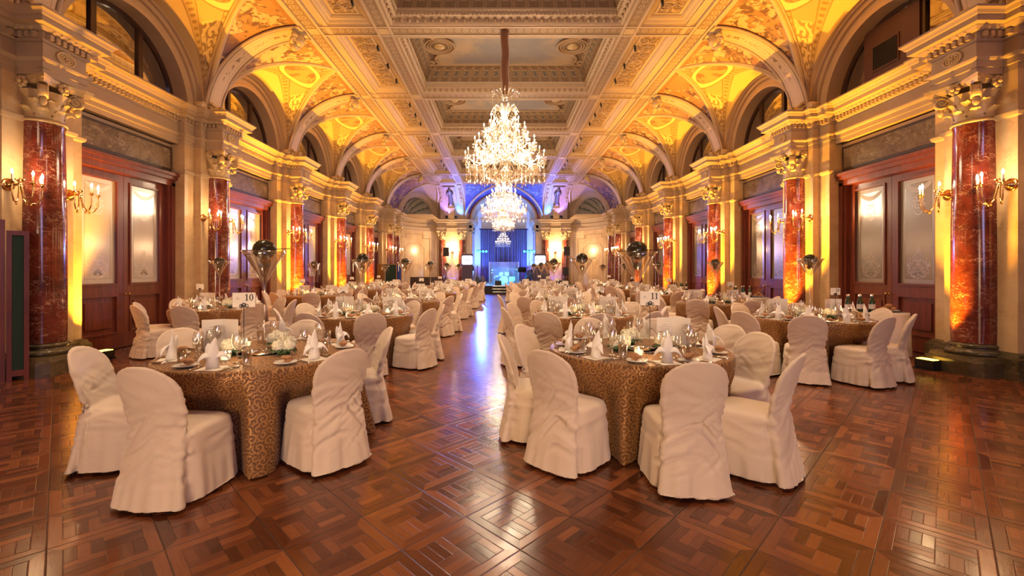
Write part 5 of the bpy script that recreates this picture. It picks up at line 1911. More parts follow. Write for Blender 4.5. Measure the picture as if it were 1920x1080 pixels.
def tealight():
    b = MB(); b.lathe([(0.0, 0.002), (0.034, 0.002), (0.040, 0.010), (0.044, 0.085), (0.042, 0.085), (0.038, 0.012), (0.0, 0.012)], 16)
    g = b.mesh('glass_cup', [M['glass']])
    b = MB(); b.lathe([(0.0, 0.014), (0.036, 0.014), (0.0385, 0.048), (0.0, 0.048)], 14)
    w = b.mesh('wax', [M['wax']])
    b = MB(); b.lathe([(0.0, 0.05), (0.006, 0.058), (0.004, 0.068), (0.0, 0.08)], 7)
    f = b.mesh('candle_flame', [M['flame']])
    return g, w, f
TG, TW, TF = tealight()
def blossom_me(seed, r=0.052):
    b = MB(); R = random.Random(seed)
    n = 70
    for i in range(n):
        zz = 1 - 1.75*(i+0.5)/n
        a = i*2.39996
        rr = sqrt(max(0, 1-zz*zz))
        d = Vector((rr*cos(a), rr*sin(a), zz))
        t1 = d.orthogonal().normalized(); t2 = d.cross(t1)
        w = r*0.34*(0.8+0.4*R.random())
        c = d*r*(0.92+0.12*R.random())
        sp = R.uniform(0, 2*pi)
        vs = [tuple(c - d*0.006)]
        for k in range(5):
            q = sp + 2*pi*k/5
            vs.append(tuple(c + (t1*cos(q) + t2*sin(q))*w + d*(0.004 if k % 2 else -0.003)))
        b.add(vs, [(0, 1+k, 1+(k+1) % 5) for k in range(5)], 0, None, True)
    b.ball((0, 0, 0), r*0.86, 8, 6)
    return b.mesh('blossom', [M['petal']])
BLOS = [blossom_me(s) for s in range(2)]
def leaves_me():
    b = MB(); R = random.Random(8)
    for i in range(16):
        a = 2*pi*i/16 + R.uniform(-0.1, 0.1); L = R.uniform(0.07, 0.11)
        d = Vector((cos(a), sin(a), 0)); t = Vector((-sin(a), cos(a), 0))
        b.grid(lambda u, v: d*(0.03+L*v) + t*((u-0.5)*0.05*sin(pi*min(0.98, v*0.9+0.1))) + Vector((0, 0, 0.035+0.02*sin(pi*v)-0.015*v+0.012*abs(u-0.5))), 2, 4, uv=False)
    b.lathe([(0.0, 0.002), (0.05, 0.002), (0.055, 0.03), (0.03, 0.05), (0.0, 0.05)], 10)
    return b.mesh('leaves', [M['leaf']])
LEAV = leaves_me()
# giant martini glass with an olive on a stick and bead strands
def martini():
    b = MB()
    b.lathe([(0.0, 0.0), (0.085, 0.0), (0.085, 0.006), (0.03, 0.014), (0.012, 0.03), (0.011, 0.30), (0.011, 0.52), (0.016, 0.60), (0.020, 0.63)], 18)
    st = b.mesh('stem', [M['martini']])
    b = MB()
    b.lathe([(0.020, 0.63), (0.045, 0.69), (0.10, 0.79), (0.150, 0.875), (0.185, 0.93), (0.181, 0.93), (0.146, 0.873), (0.096, 0.79), (0.042, 0.695), (0.0, 0.655)], 24)
    bo = b.mesh('bowl', [M['martini']])
    b = MB(); b.ball((0, 0, 0.945), 0.092, 18, 12, sx=1.05)
    ol = b.mesh('olive', [M['olive']])
    b = MB(); b.tube([(-0.19, 0.0, 0.935), (0.225, 0.0, 0.952)], 0.004, 6)
    sk = b.mesh('stick', [M['black']])
    b = MB()
    for (x, y, n0) in ((-0.155, 0.06, 22), (0.165, -0.03, 30), (0.15, 0.06, 18), (-0.165, -0.04, 12)):
        for q in range(n0): b.octa((x, y, 0.915 - 0.018*q), 0.0065, 0.009)
    bd = b.mesh('bead_strands', [M['crystal']])
    b = MB(); b.lathe([(0.0, 0.0), (0.16, 0.0), (0.16, 0.006), (0.0, 0.006)], 24)
    mi = b.mesh('mirror_plate', [M['chrome']])
    return st, bo, ol, sk, bd, mi
MST, MBO, MOL, MSK, MBD, MMI = martini()
b = MB(); b.ball((0, 0, 0.80), 0.045, 12, 8, sz=0.8)
MOL2 = b.mesh('small_ball', [M['olive']])  # modelled stand-in for the olive's image refracted in the bowl
# sign on a stand
def sign_meshes():
    b = MB(); b.tube(spiral((0.0, -0.006, 0.44), 0.020, 1.4, 16, (1, 0, 0), (0, 0, 1), pi, 0.006), 0.0045, 5)
    b.lathe([(0.0, 0.0), (0.045, 0.0), (0.045, 0.005), (0.006, 0.010), (0.003, 0.02), (0.003, 0.415), (0.0, 0.415)], 12)
    for s_ in (-1, 1): b.tube(spiral((s_*0.018, 0, 0.43), 0.018, 1.2, 14, (s_, 0, 0), (0, 0, 1), -pi/2, 0.006), 0.0035, 5)
    st = b.mesh('stand', [M['ink']])
    b = MB(); b.box(-0.085, 0.085, -0.0015, 0.0015, 0.42, 0.54)
    cd = b.mesh('card', [M['paper']])
    return st, cd
SST, SCD = sign_meshes()
def digit(ch, x0, z0, h):
    """serif numerals as flat prisms on the card face"""
    b = MB(); w = h*0.56
    P = lambda a, c, d: (x0 + a*w, d, z0 + c*h)
    if ch == '1':
        b.prism([(0.12, 0.0), (0.88, 0.0), (0.88, 0.06), (0.66, 0.09), (0.66, 1.0), (0.52, 1.0), (0.10, 0.86), (0.10, 0.79), (0.36, 0.82), (0.36, 0.09), (0.12, 0.06)], P, -0.0025, -0.0016)
    elif ch == '0':
        n = 24
        for i in range(n):
            a, c = 2*pi*i/n, 2*pi*(i+1)/n
            q = [(0.5+0.5*cos(a), 0.5+0.52*sin(a)), (0.5+0.5*cos(c), 0.5+0.52*sin(c)), (0.5+0.22*cos(c), 0.5+0.44*sin(c)), (0.5+0.22*cos(a), 0.5+0.44*sin(a))]
            b.prism(q, P, -0.0025, -0.0016)
    elif ch == '2':
        pts = []
        for i in range(15):
            a = radians(170 - 215*i/14); pts.append((0.47+0.36*cos(a), 0.68+0.25*sin(a)))
        pts += [(0.35, 0.22), (0.10, 0.07)]
        for A, B in zip(pts[:-1], pts[1:]):
            d = Vector((B[0]-A[0], B[1]-A[1])).normalized()*0.085; nx, ny = -d.y, d.x
            b.prism([(A[0]-nx, A[1]-ny), (B[0]-nx+d.x*.3, B[1]-ny+d.y*.3), (B[0]+nx+d.x*.3, B[1]+ny+d.y*.3), (A[0]+nx, A[1]+ny)], P, -0.0025, -0.0016)
        b.prism([(0.05, 0.0), (0.92, 0.0), (0.96, 0.24), (0.88, 0.24), (0.82, 0.15), (0.05, 0.13)], P, -0.0025, -0.0016)
    return b
def number_mesh(txt):
    h = 0.055; x = 0.075 - 0.034*len(txt)
    out = MB()
    for ch in txt:
        d = digit(ch, x, 0.473, h)
        out.add(d.v, d.f); x += 0.034
    return out.mesh('number', [M['ink']])
def logo_mesh():
    b = MB()
    b.prism([(-0.045+0.006*cos(2*pi*i/10), 0.497+0.006*sin(2*pi*i/10)) for i in range(10)], lambda x, z, d: (x, d, z), -0.0023, -0.0016)
    b.prism([(-0.062, 0.484), (-0.028, 0.484), (-0.028, 0.487), (-0.062, 0.487)], lambda x, z, d: (x, d, z), -0.0023, -0.0016)
    return b.mesh('emblem', [M['print']])
LOGO = logo_mesh()
NUM = {t: number_mesh(t) for t in ('10', '11', '12', '21')}

# ================================================================== laying the tables
#          x      y     description                         chairs: phase angle and count (or explicit angles)  sign
TABLES = [
 (-2.12, 3.95, 'front left table',                     [222, 264, 317, 8, 62, 104, 142, 182], '10'),
 ( 1.26, 4.15, 'front right table',                     [193, 231, 268, 297, 2, 44, 74, 112, 152], '11'),
 (-2.30, 7.30, 'second left aisle table',  [205, 250, 292, 335, 8, 62, 112, 160], ''),
 ( 1.31, 7.30, 'second right aisle table',                     [196, 236, 272, 312, 352, 35, 80, 118, 156], '12'),
 (-2.30, 10.5, 'third left aisle table',   [200, 245, 290, 333, 15, 60, 110, 155], ''),
 ( 1.24, 10.7, 'third right aisle table',  [190, 232, 275, 318, 0, 45, 90, 140], ''),
 (-2.27, 14.0, 'fourth left aisle table',  [200, 245, 290, 333, 15, 60, 110, 155], ''),
 ( 1.43, 13.9, 'fourth right aisle table', [190, 232, 275, 318, 0, 45, 90, 140], ''),
 (-2.20, 17.6, 'fifth left aisle table',   [200, 245, 290, 333, 15, 60, 110, 155], ''),
 ( 1.50, 17.2, 'fifth right aisle table',  [190, 232, 275, 318, 0, 45, 90, 140], ''),
 (-2.10, 21.3, 'sixth left aisle table',   [200, 245, 290, 333, 15, 60, 110, 155], ''),
 ( 1.45, 20.6, 'sixth right aisle table',  [190, 232, 275, 318, 0, 45, 90, 140], ''),
 (-5.42, 8.50, 'first left wall table',    [200, 236, 281, 327, 10, 60, 110, 155], ''),
 ( 4.68, 6.75, 'first right wall table',   [183, 218, 262, 302, 338, 20, 62, 110], '21'),
 (-5.35, 12.6, 'second left wall table',   [200, 245, 290, 333, 15, 60, 110, 155], ''),
 ( 4.70, 9.80, 'second right wall table',  [190, 228, 272, 318, 0, 45, 90, 140], ''),
 (-5.25, 16.4, 'third left wall table',    [200, 245, 290, 333, 15, 60, 110, 155], ''),
 ( 4.68, 13.3, 'third right wall table',   [190, 232, 275, 318, 0, 45, 90, 140], ''),
 (-5.25, 19.9, 'fourth left wall table',   [200, 245, 290, 333, 15, 60, 110, 155], ''),
 ( 4.68, 17.0, 'fourth right wall table',  [190, 232, 275, 318, 0, 45, 90, 140], ''),
 ( 4.68, 20.7, 'fifth right wall table',   [190, 232, 275, 318, 0, 45, 90, 140], ''),
]
SECT = ['right', 'far right', 'far centre right', 'far', 'far centre left', 'far left', 'left', 'near left', 'near centre left', 'near', 'near centre right', 'near right']
def seat_names(angles):
    out = []; used = set()
    for a in angles:
        k = int(round(a/30.0)) % 12
        for q in (0, 1, -1, 2, -2):
            if SECT[(k+q) % 12] not in used:
                k = (k+q) % 12; break
        used.add(SECT[k]); out.append(SECT[k])
    return out
# measured places of the chairs at the two front tables: x, y, direction the back points to
PLACED = {0: [(-2.92, 3.49, 194), (-2.18, 3.04, 263), (-1.42, 3.53, 322), (-1.46, 4.40, 25), (-2.31, 4.88, 88), (-3.00, 4.28, 142)],
          1: [(0.32, 4.02, 175), (0.54, 3.507, 226), (1.28, 3.195, 269), (1.86, 3.36, 315), (2.10, 4.05, 20), (2.16, 4.60, 28), (1.70, 5.05, 62), (1.10, 5.08, 97), (0.48, 4.60, 148)],
          13: [(4.10, 6.02, 243), (4.72, 5.86, 292), (5.22, 6.12, 318), (5.46, 6.72, 5), (3.68, 6.42, 205), (3.74, 7.02, 172), (4.30, 7.58, 112), (5.05, 7.52, 65)]}
glass_left = [300]
rest_glass = MB()
def rest(me, loc):
    x, y, z = loc
    rest_glass.add([(v.co.x+x, v.co.y+y, v.co.z+z) for v in me.vertices], [tuple(p.vertices) for p in me.polygons], 0, None, True)

for ti, (tx, ty, td, angs, sign) in enumerate(TABLES):
    R = random.Random(100+ti)
    near = ty < 9.0
    if ti in PLACED:
        angs = [math.degrees(atan2(cy_-ty, cx_-tx)) % 360 for cx_, cy_, _ in PLACED[ti]]
    names = seat_names(angs); seats = []
    for ci, (a, sn) in enumerate(zip(angs, names)):
        r, turn = 0.96 + R.uniform(-0.03, 0.06), R.uniform(-9, 9)
        if ti in PLACED:
            cx_, cy_, out = PLACED[ti][ci]
            r = sqrt((cx_-tx)**2 + (cy_-ty)**2); turn = out - a
        A = radians(a); seats.append((A % (2*pi), r))
        dx, dy = cos(A), sin(A)
        chair(tx+dx*r, ty+dy*r, A + pi/2 + radians(turn), 'ivory covered banquet chair at the %s side of the %s' % (sn, td), 'ivory banquet chairs', R.randrange(4), near and ty < 7)
        # place setting: local frame, e outward to the guest, s to the guest's right
        e = Vector((dx, dy, 0)); s_ = Vector((dy, -dx, 0)) * -1.0
        face = A + pi/2
        def at(rad, lat, z=TH+0.001): 
            p = e*rad + s_*lat
            return (tx+p.x, ty+p.y, z)
        k = R.randrange(3)
        if near:
            o = put('paper_square', SQ, None, at(0.67, 0.02), (0, 0, face + R.uniform(-0.3, 0.3)))
            tag(o, 'ivory paper square under the napkin, %s place, %s' % (sn, td), 'paper')
        o = put('folded_napkin', NAPS[k], None, at(0.665, 0.02, TH+(0.0045 if near else 0.001)), (0, 0, face + R.uniform(-0.9, 0.9)), (1.0, 1.0, R.uniform(0.95, 1.15)))
        tag(o, 'white folded napkin standing at the %s place, %s' % (sn, td), 'napkin', 'folded napkins on the tables')
        if ty < 12:
            o = put('side_plate', PLATE, None, at(0.64, -0.21), (0, 0, 0)); tag(o, 'white side plate at the %s place, %s' % (sn, td), 'plate', 'side plates')
            o = put('crispbread', BREAD, None, at(0.64, -0.21, TH+0.003), (0, 0, R.uniform(0, 6))); tag(o, 'brown crispbread on the plate at the %s place, %s' % (sn, td), 'bread', 'crispbread on the side plates')
            for nm, me, lat, cat in (('table_knife', KNIFE, 0.145, 'knife'), ('table_fork', FORK, -0.10, 'fork'), ('dessert_spoon', SPOON, 0.18, 'spoon')):
                o = put(nm, me, None, at(0.67, lat, TH+0.0015), (0, 0, face + R.uniform(-0.15, 0.15)))
                tag(o, 'steel %s at the %s place, %s' % (nm.replace('_', ' '), sn, td), cat, nm.replace('_', ' ') + 's')
        for nm, me, rad, lat in (('large_wine_glass', WINE, 0.47, 0.06), ('small_wine_glass', WINE2, 0.50, 0.15), ('water_tumbler', TUMB, 0.56, 0.20)):
            p = at(rad+R.uniform(-0.02, 0.02), lat+R.uniform(-0.02, 0.02), TH)
            if glass_left[0] > 0 and ty < 15:
                glass_left[0] -= 1
                o = put(nm, me, None, p)
                tag(o, 'clear %s at the %s place, %s' % (nm.replace('_', ' '), sn, td), 'glass', 'glasses on the tables')
            else: rest(me, p)
    o = put('tablecloth', cloth_mesh(ti+1, (9, 8, 10, 9)[ti % 4], seats), None, (tx, ty, 0))
    tag(o, 'gold brown damask cloth draped to the floor over the %s' % td, 'tablecloth', 'round damask tablecloths')
    # centre: martini vase, blossoms, candles, cards, sign
    va = {0: 0.05, 1: 0.1}.get(ti, R.uniform(-0.5, 0.5))
    t = thing('martini_vase', 'giant martini glass holding a dark ball, %s' % td, 'vase', (tx, ty, TH), va, 'martini glass centrepieces')
    t.scale = (1, 1, 0.96)
    put('mirror_plate', MMI, t); put('stem', MST, t, (0, 0, 0.006)); put('bowl', MBO, t, (0, 0, 0.006)); put('olive', MOL, t, (0, 0, 0.006) if ti < 12 else (0, 0, -0.03))
    put('small_ball', MOL2, t); put('stick', MSK, t, (0, 0, 0.006)); put('bead_strands', MBD, t, (0, 0, 0.006))
    for fi, fa in enumerate((215, 335, 90) if near else (230, 330)):
        fr = 0.25
        p = (tx+fr*cos(radians(fa)), ty+fr*sin(radians(fa)), TH)
        t = thing('flower_arrangement', 'low bunch of cream blossoms %s of the vase on the %s' % (('front left', 'front right', 'behind')[fi], td), 'flowers', p, R.uniform(0, 6), 'cream flower bunches')
        put('leaves', LEAV, t)
        for q, (bx, by, bz) in enumerate(((-0.045, 0.01, 0.085), (0.05, 0.02, 0.08), (0.0, -0.045, 0.075), (0.01, 0.05, 0.10))):
            put('blossom', BLOS[q % 2], t, (bx, by, bz), (0, 0, q*1.3))
    for qi, qa in enumerate((255, 20, 140) if near else (265, 60)):
        cr = 0.40
        t = thing('tea_light', 'lit candle in a glass cup, %s on the %s' % (('front', 'right', 'back')[qi] if near else ('front', 'back')[qi], td), 'candle', (tx+cr*cos(radians(qa)), ty+cr*sin(radians(qa)), TH), 0, 'candle glasses')
        put('glass_cup', TG, t); put('wax', TW, t); put('candle_flame', TF, t)
    if near or ti % 2 == 0:
        lamp('candle_light', 'POINT', (tx, ty-0.35, TH+0.16), 1.6, CANDLE, 0.05)
    cards = {0: ((166, 0.50, 0.15),), 1: ((14, 0.35, -0.15),)}.get(ti, ((150, 0.45, 0.0), (20, 0.45, 0.2)))
    for qi, (ca, crr, yaw) in enumerate(cards):
        t = thing('menu_card', 'folded ivory menu card standing on the %s of the %s' % (('left', 'right')[qi] if len(cards) > 1 else 'left', td), 'menu', (tx+crr*cos(radians(ca)), ty+crr*sin(radians(ca)), TH+0.001), yaw, 'menu cards')
        put('card', CARD, t); put('print', CPRINT, t)
    sx_ = {0: (-0.03, -0.26), 1: (0.03, -0.27)}.get(ti, (-0.25 if tx < 0 else 0.25, -0.18))
    t = thing('table_number', ('white number card on a thin stand, marked %s, on the %s' % (sign, td)) if sign else 'white number card on a thin stand on the %s' % td, 'sign', (tx+sx_[0], ty+sx_[1], TH+0.001), {0: 0.25, 1: -0.05}.get(ti, 0.0), 'table number cards')
    if ti >= 2: t.scale = (0.85, 0.85, 0.85)
    put('stand', SST, t); c_ = put('card', SCD, t)
    put('emblem', LOGO, c_)
    if sign: put('number', NUM[sign], c_)
o = put('drinking_glasses', rest_glass.mesh('drinking_glasses', [M['glass']]))
tag(o, 'many small clear glasses crowding the farther tables', 'glasses', None, 'stuff')

# ================================================================== stage
SZ = 0.50
b = MB()
b.box(-2.3+XC, 2.3+XC, 27.0, 31.4, 0.0, SZ, 0)
b.box(-4.6+XC, 4.6+XC, 27.2, 31.0, 0.0, SZ-0.01, 0)
b.box(-2.3+XC, 2.3+XC, 27.0, 31.4, SZ, SZ+0.006, 1)
k_ = MB(); k_.box(-2.29+XC, 2.29+XC, 31.4, 34.99, 0.0, SZ+0.006)
struct('floor', k_, [plain('grey_recess_carpet', (0.28, 0.30, 0.34), 0.5)], None, 'raised floor of the stage recess')
st = put('stage_platform', b.mesh('stage_platform', [M['stagecloth'], plain('grey_stage_carpet', (0.28, 0.30, 0.34), 0.5)]))
tag(st, 'low black stage platform at the end of the hall', 'stage')
t = thing('stage_steps', 'black steps with pale edges leading up to the stage', 'steps', (XC-0.28, 26.3, 0))
for i in range(3):
    b = MB(); b.box(-0.42, 0.42, 0.22*i, 0.70, 0.165*i, 0.165*(i+1)); b.box(-0.42, 0.42, 0.22*i-0.008, 0.22*i+0.03, 0.165*(i+1)-0.012, 0.165*(i+1)+0.006, 1)
    put('step', b.mesh('step', [M['stagecloth'], M['chrome']]), t)
# acrylic drum shield
t = thing('drum_shield', 'clear acrylic drum shield of five panels round the drum kit', 'screen', (XC+0.0, 28.6, SZ))
xs = [(-0.98, 0.55), (-0.90, 0.0), (-0.30, -0.18), (0.30, -0.18), (0.90, 0.0), (0.98, 0.55)]
for A, B in zip(xs[:-1], xs[1:]):
    b = MB()
    A = Vector((*A, 0)); B = Vector((*B, 0)); d = (B-A).normalized(); n_ = Vector((-d.y, d.x, 0)); c_ = (A+B)/2
    b.obox((c_.x, c_.y, 0.74), tuple(d), tuple(n_), (0,0,1), (B-A).length/2-0.006, 0.006, 0.74, 0)
    put('panel', b.mesh('shield_panel', [M['plexi']]), t)
for A in xs:
    b = MB(); b.box(A[0]-0.012, A[0]+0.012, A[1]-0.012, A[1]+0.012, 0.0, 1.49)
    put('hinge_post', b.mesh('shield_post', [M['plexi']]), t)
# drum kit
for x, lab in ((-0.7, 'left'), (0.7, 'right')):
    flood(XC+x, 28.85, SZ+0.006, (XC-x*0.3, 29.8, 0.9), 'cyan floor lamp behind the drum shield on the %s' % lab, (0.03, 0.45, 1.0), 300, 'stage_floodlight', 'drum riser lamps', 120)  # lamps added to make the shield and kit glow cyan
t = thing('drum_kit', 'drum kit behind the clear shield, lit cyan', 'drums', (XC+0.0, 29.7, SZ))
def drum(name, c, r, h, axis='z', tilt=0.0, col='chrome'):
    b = MB(); b.lathe([(0.0, -h/2), (r*0.97, -h/2), (r, -h/2+0.01), (r, h/2-0.01), (r*0.97, h/2), (0.0, h/2)], 24)
    if axis == 'y': b.v = [(x, -z, y) for x, y, z in b.v]
    if tilt: b.v = [(x, y*cos(tilt)-z*sin(tilt), y*sin(tilt)+z*cos(tilt)) for x, y, z in b.v]
    b.v = [(x+c[0], y+c[1], z+c[2]) for x, y, z in b.v]
    return put(name, b.mesh(name, [M[col]]), t)
drum('bass_drum', (0, 0, 0.28), 0.28, 0.40, 'y', col='whitewall')
drum('tom', (-0.19, 0.05, 0.68), 0.14, 0.18, tilt=0.3, col='whitewall'); drum('tom', (0.19, 0.05, 0.68), 0.15, 0.2, tilt=0.3, col='whitewall')
drum('floor_tom', (0.55, 0.35, 0.33), 0.20, 0.34, col='whitewall'); drum('snare', (-0.45, 0.30, 0.55), 0.18, 0.12, col='chrome')
for cx, cy_, cz, r in ((-0.62, 0.1, 0.98, 0.21), (0.62, 0.05, 1.02, 0.24), (-0.70, 0.42, 0.78, 0.17), (0.25, -0.1, 1.12, 0.16)):
    drum('cymbal', (cx, cy_, cz), r, 0.012, tilt=0.25, col='brass')
    b = MB(); b.tube([(cx, cy_, 0.0), (cx, cy_, cz+0.04)], 0.01, 6)
    for k in range(3): b.tube([(cx, cy_, 0.25), (cx+0.2*cos(k*2.1), cy_+0.2*sin(k*2.1), 0.0)], 0.008, 5)
    put('cymbal_stand', b.mesh('cymbal_stand', [M['chrome']]), t)
# speakers on poles
def tripod(b, h, r=0.018, spread=0.42):
    b.tube([(0, 0, 0.12), (0, 0, h)], r, 8)
    for k in range(3):
        a = 2*pi*k/3 + 0.5
        b.tube([(0, 0, 0.55), (spread*cos(a), spread*sin(a), 0.01)], r*0.8, 6)
def speaker(x, y, z0, h, label, stand=True, w=0.19, hh=0.28):
    t = thing('loudspeaker', label, 'speaker', (x, y, z0))
    b = MB(); b.prism([(-w, -0.17), (w, -0.17), (w*0.75, 0.17), (-w*0.75, 0.17)], lambda p, q, d: (p, q, d), h, h+2*hh)
    put('cabinet', b.mesh('speaker_cabinet', [M['black']]), t)
    b = MB(); b.box(-w*0.9, w*0.9, -0.178, -0.168, h+0.03, h+2*hh-0.03)
    put('grille', b.mesh('speaker_grille', [M['stagecloth']]), t)
    if stand:
        b = MB(); tripod(b, h); put('stand', b.mesh('speaker_stand', [M['black']]), t)
px = lambda p, d: (p-942)/832*d
speaker(px(837, 28.6), 28.6, SZ-0.01, 1.85, 'black loudspeaker on a tall pole stand left of the stage')
speaker(px(1062, 28.6), 28.6, SZ-0.01, 1.90, 'black loudspeaker on a tall pole stand right of the stage')
speaker(px(1060, 28.0), 28.0, SZ-0.01, 0.62, 'black loudspeaker on a short stand right of the stage', True, 0.18, 0.26)
speaker(px(1050, 27.6), 27.6, SZ-0.01, 0.0, 'black floor wedge loudspeaker at the right stage edge', False, 0.30, 0.17)
speaker(px(934, 27.25), 27.45, SZ+0.006, 0.0, 'black floor monitor loudspeaker at the head of the stage steps', False, 0.20, 0.15)
# banners with a lit white field
def banner(x, y, label):
    t = thing('stage_banner', label, 'banner', (x, y, SZ-0.01))
    b = MB(); b.box(-0.36, 0.36, -0.02, 0.02, 0.02, 1.98); b.box(-0.40, 0.40, -0.08, 0.08, 0.0, 0.03)
    put('panel', b.mesh('banner_panel', [plain('violet_banner', (0.07, 0.05, 0.10), 0.6)]), t)
    b = MB()
    poly = []
    for cx, cz, a0 in ((0.24, 1.78, 0), (-0.24, 1.78, 90), (-0.24, 1.40, 180), (0.24, 1.40, 270)):
        for i in range(6):
            a = radians(a0+18*i); poly.append((cx+0.10*cos(a), cz+0.10*sin(a)))
    b.prism(poly, lambda p, q, d: (p, d, q), -0.026, -0.019)
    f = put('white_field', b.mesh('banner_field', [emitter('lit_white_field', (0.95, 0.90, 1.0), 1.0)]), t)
    b = MB()
    for i in range(5):        # a row of small outlined capitals, too small to read
        x0 = -0.19 + 0.085*i
        b.box(x0, x0+0.012, -0.030, -0.026, 1.53, 1.65); b.box(x0, x0+0.055, -0.030, -0.026, 1.638, 1.65)
        if i % 2 == 0: b.box(x0, x0+0.045, -0.030, -0.026, 1.585, 1.597)
        if i > 1: b.box(x0, x0+0.055, -0.030, -0.026, 1.53, 1.542)
    put('lettering', b.mesh('banner_lettering', [M['print']]), f)
banner(px(876, 27.9), 27.9, 'tall banner with a lit white field left of the stage recess')
banner(px(1013, 27.9), 27.9, 'tall banner with a lit white field right of the stage recess')
# LED bars on stands
def ledbar(x, y, label, aimx):
    t = thing('light_bar', label, 'stage light', (x, y, SZ+0.006))
    b = MB(); tripod(b, 2.32, 0.016, 0.36); b.box(-0.40, 0.40, -0.03, 0.03, 2.30, 2.35)
    put('stand', b.mesh('bar_stand', [M['black']]), t)
    for k in range(4):
        xx = -0.33+0.22*k
        b = MB(); b.lathe([(0.0, 0.0), (0.070, 0.0), (0.08, 0.03), (0.08, 0.14), (0.0, 0.14)], 12)
        b.v = [(p+xx, -r+0.08, q+2.24) for p, q, r in [(v[0], v[1], v[2]) for v in b.v]]
        can = put('lamp_can', b.mesh('lamp_can', [M['black']]), t)
        b = MB(); b.lathe([(0.0, 0.0), (0.075, 0.0)], 12)
        b.v = [(p+xx, -0.062, q+2.24) for p, q, r in b.v]
        put('lens', b.mesh('lamp_lens', [LENS]), can)
    lamp('light_bar_beam', 'SPOT', (x, y-0.12, SZ+2.24), 1500, CYAN, 0.1, (XC, 29.4, 0.7), 60, 0.7)
    lamp('light_bar_beam', 'SPOT', (x, y-0.12, SZ+2.30), 1500, BLUE, 0.1, (XC+0.8*aimx, 20.0, 0.0), 60, 0.8)
LENS = emitter('blue_led_lens', (0.03, 0.50, 1.0), 9.0)
ledbar(px(903, 31.0), 31.0, 'row of four blue lamps on a stand left of the curtain', 1)
ledbar(px(992, 31.0), 31.0, 'row of four blue lamps on a stand right of the curtain', -1)
# recess floods: blue wash up the apse and on the curtain
for x, lab in ((-1.95, 'left'), (1.95, 'right')):
    t = flood(XC+x, 32.6, SZ+0.006, (XC+x*1.05, 34.6, 6.5), 'blue floor floodlight inside the stage recess on the %s' % lab, (0.08, 0.24, 1.0), 1700, 'stage_floodlight', 'recess floodlights', 110)
    t = flood(XC+x*0.9, 33.4, SZ+0.006, (XC+x*0.5, 34.6, 2.0), 'blue floor floodlight before the curtain on the %s' % lab, (0.14, 0.08, 1.0), 110, 'stage_floodlight', 'recess floodlights', 110)
# violet floor lamps by the end columns
for sd, sname in SIDES:
    flood(XC+sd*3.7, 30.9, SZ-0.01, (XC+sd*3.7, 31.9, 1.6), 'small violet floodlight on the floor between the end columns %s' % sname, (0.25, 0.16, 1.0), 45, 'stage_floodlight', 'floor floodlights at the end wall', 100)
# music stands, guitars, keyboard
def music_stand(x, y, label, z=1.05):
    t = thing('music_stand', label, 'music stand', (x, y, SZ+0.006))
    b = MB(); tripod(b, z, 0.010, 0.26); put('stand', b.mesh('music_tripod', [M['black']]), t)
    b = MB(); b.obox((0, -0.05, z+0.12), (1,0,0), (0, 0.9, 0.43), (0, -0.43, 0.9), 0.26, 0.008, 0.17); b.box(-0.26, 0.26, -0.16, -0.02, z-0.05, z-0.035)
    put('desk', b.mesh('music_desk', [M['black']]), t)
music_stand(px(881, 28.2), 28.2, 'black music stand left of the drum shield', 0.95)
music_stand(px(979, 28.2), 28.2, 'black music stand right of the drum shield', 0.85)
music_stand(px(939, 29.2), 29.2, 'black music stand behind the drum shield', 0.88)
def guitar(x, y, label, col):
    t = thing('guitar', label, 'guitar', (x, y, SZ+0.006))
    b = MB()
    poly = []
    for i in range(28):
        a = 2*pi*i/28
        r = 0.16 + 0.045*cos(2*a+pi) * (1 if sin(a) > 0 else 0.6) - 0.02*sin(a)
        poly.append((r*cos(a), 0.30+0.24*sin(a)))
    b.prism(poly, lambda p, q, d: (p, d+0.15*q, q), -0.04, 0.03)
    put('body', b.mesh('guitar_body', [M[col]]), t)
    b = MB(); b.obox((0, 0.10, 0.78), (1,0,0), (0,1,0), (0,0.12,1), 0.022, 0.012, 0.30); b.obox((0, 0.145, 1.14), (1,0,0), (0,1,0), (0,0,1), 0.035, 0.012, 0.08)
    put('neck', b.mesh('guitar_neck', [M['darkwood']]), t)
    b = MB(); b.tube([(-0.15, 0.2, 0), (0, 0.12, 0.5)], 0.012, 6); b.tube([(0.15, 0.2, 0), (0, 0.12, 0.5)], 0.012, 6); b.tube([(0, -0.15, 0), (0, 0.1, 0.12)], 0.012, 6)
    put('stand', b.mesh('guitar_stand', [M['black']]), t)
guitar(px(895, 28.0), 28.0, 'dark guitar on a stand at the left of the stage', 'black')
guitar(px(905, 29.8), 29.8, 'dark bass guitar on a stand beside the curtain', 'mahogany')
guitar(px(990, 28.6), 28.6, 'dark guitar on a stand right of the drum shield', 'black')
t = thing('stage_piano', 'dark keyboard piano at the right of the stage', 'piano', (px(1012, 28.4), 28.4, SZ-0.01))
b = MB(); b.box(-0.62, 0.62, -0.2, 0.25, 0.62, 0.76); put('case', b.mesh('piano_case', [M['black']]), t)
b = MB()
for k in range(20): b.box(-0.56+0.056*k, -0.508+0.056*k, -0.19, -0.02, 0.76, 0.772)
put('keys', b.mesh('piano_keys', [M['china']]), t)
for s_ in (-1, 1):
    b = MB(); b.box(s_*0.5-0.03, s_*0.5+0.03, -0.18, 0.22, 0, 0.62); put('leg', b.mesh('piano_leg', [M['black']]), t)
t = thing('amplifier', 'dark blue round backed amplifier beside the piano', 'amplifier', (px(998, 29.6), 29.6, SZ+0.006))
b = MB(); b.lathe([(0.0, -0.1), (0.5, -0.1), (0.5, 0.1), (0.0, 0.1)], 28); b.v = [(x, z, y+0.5) for x, y, z in b.v]
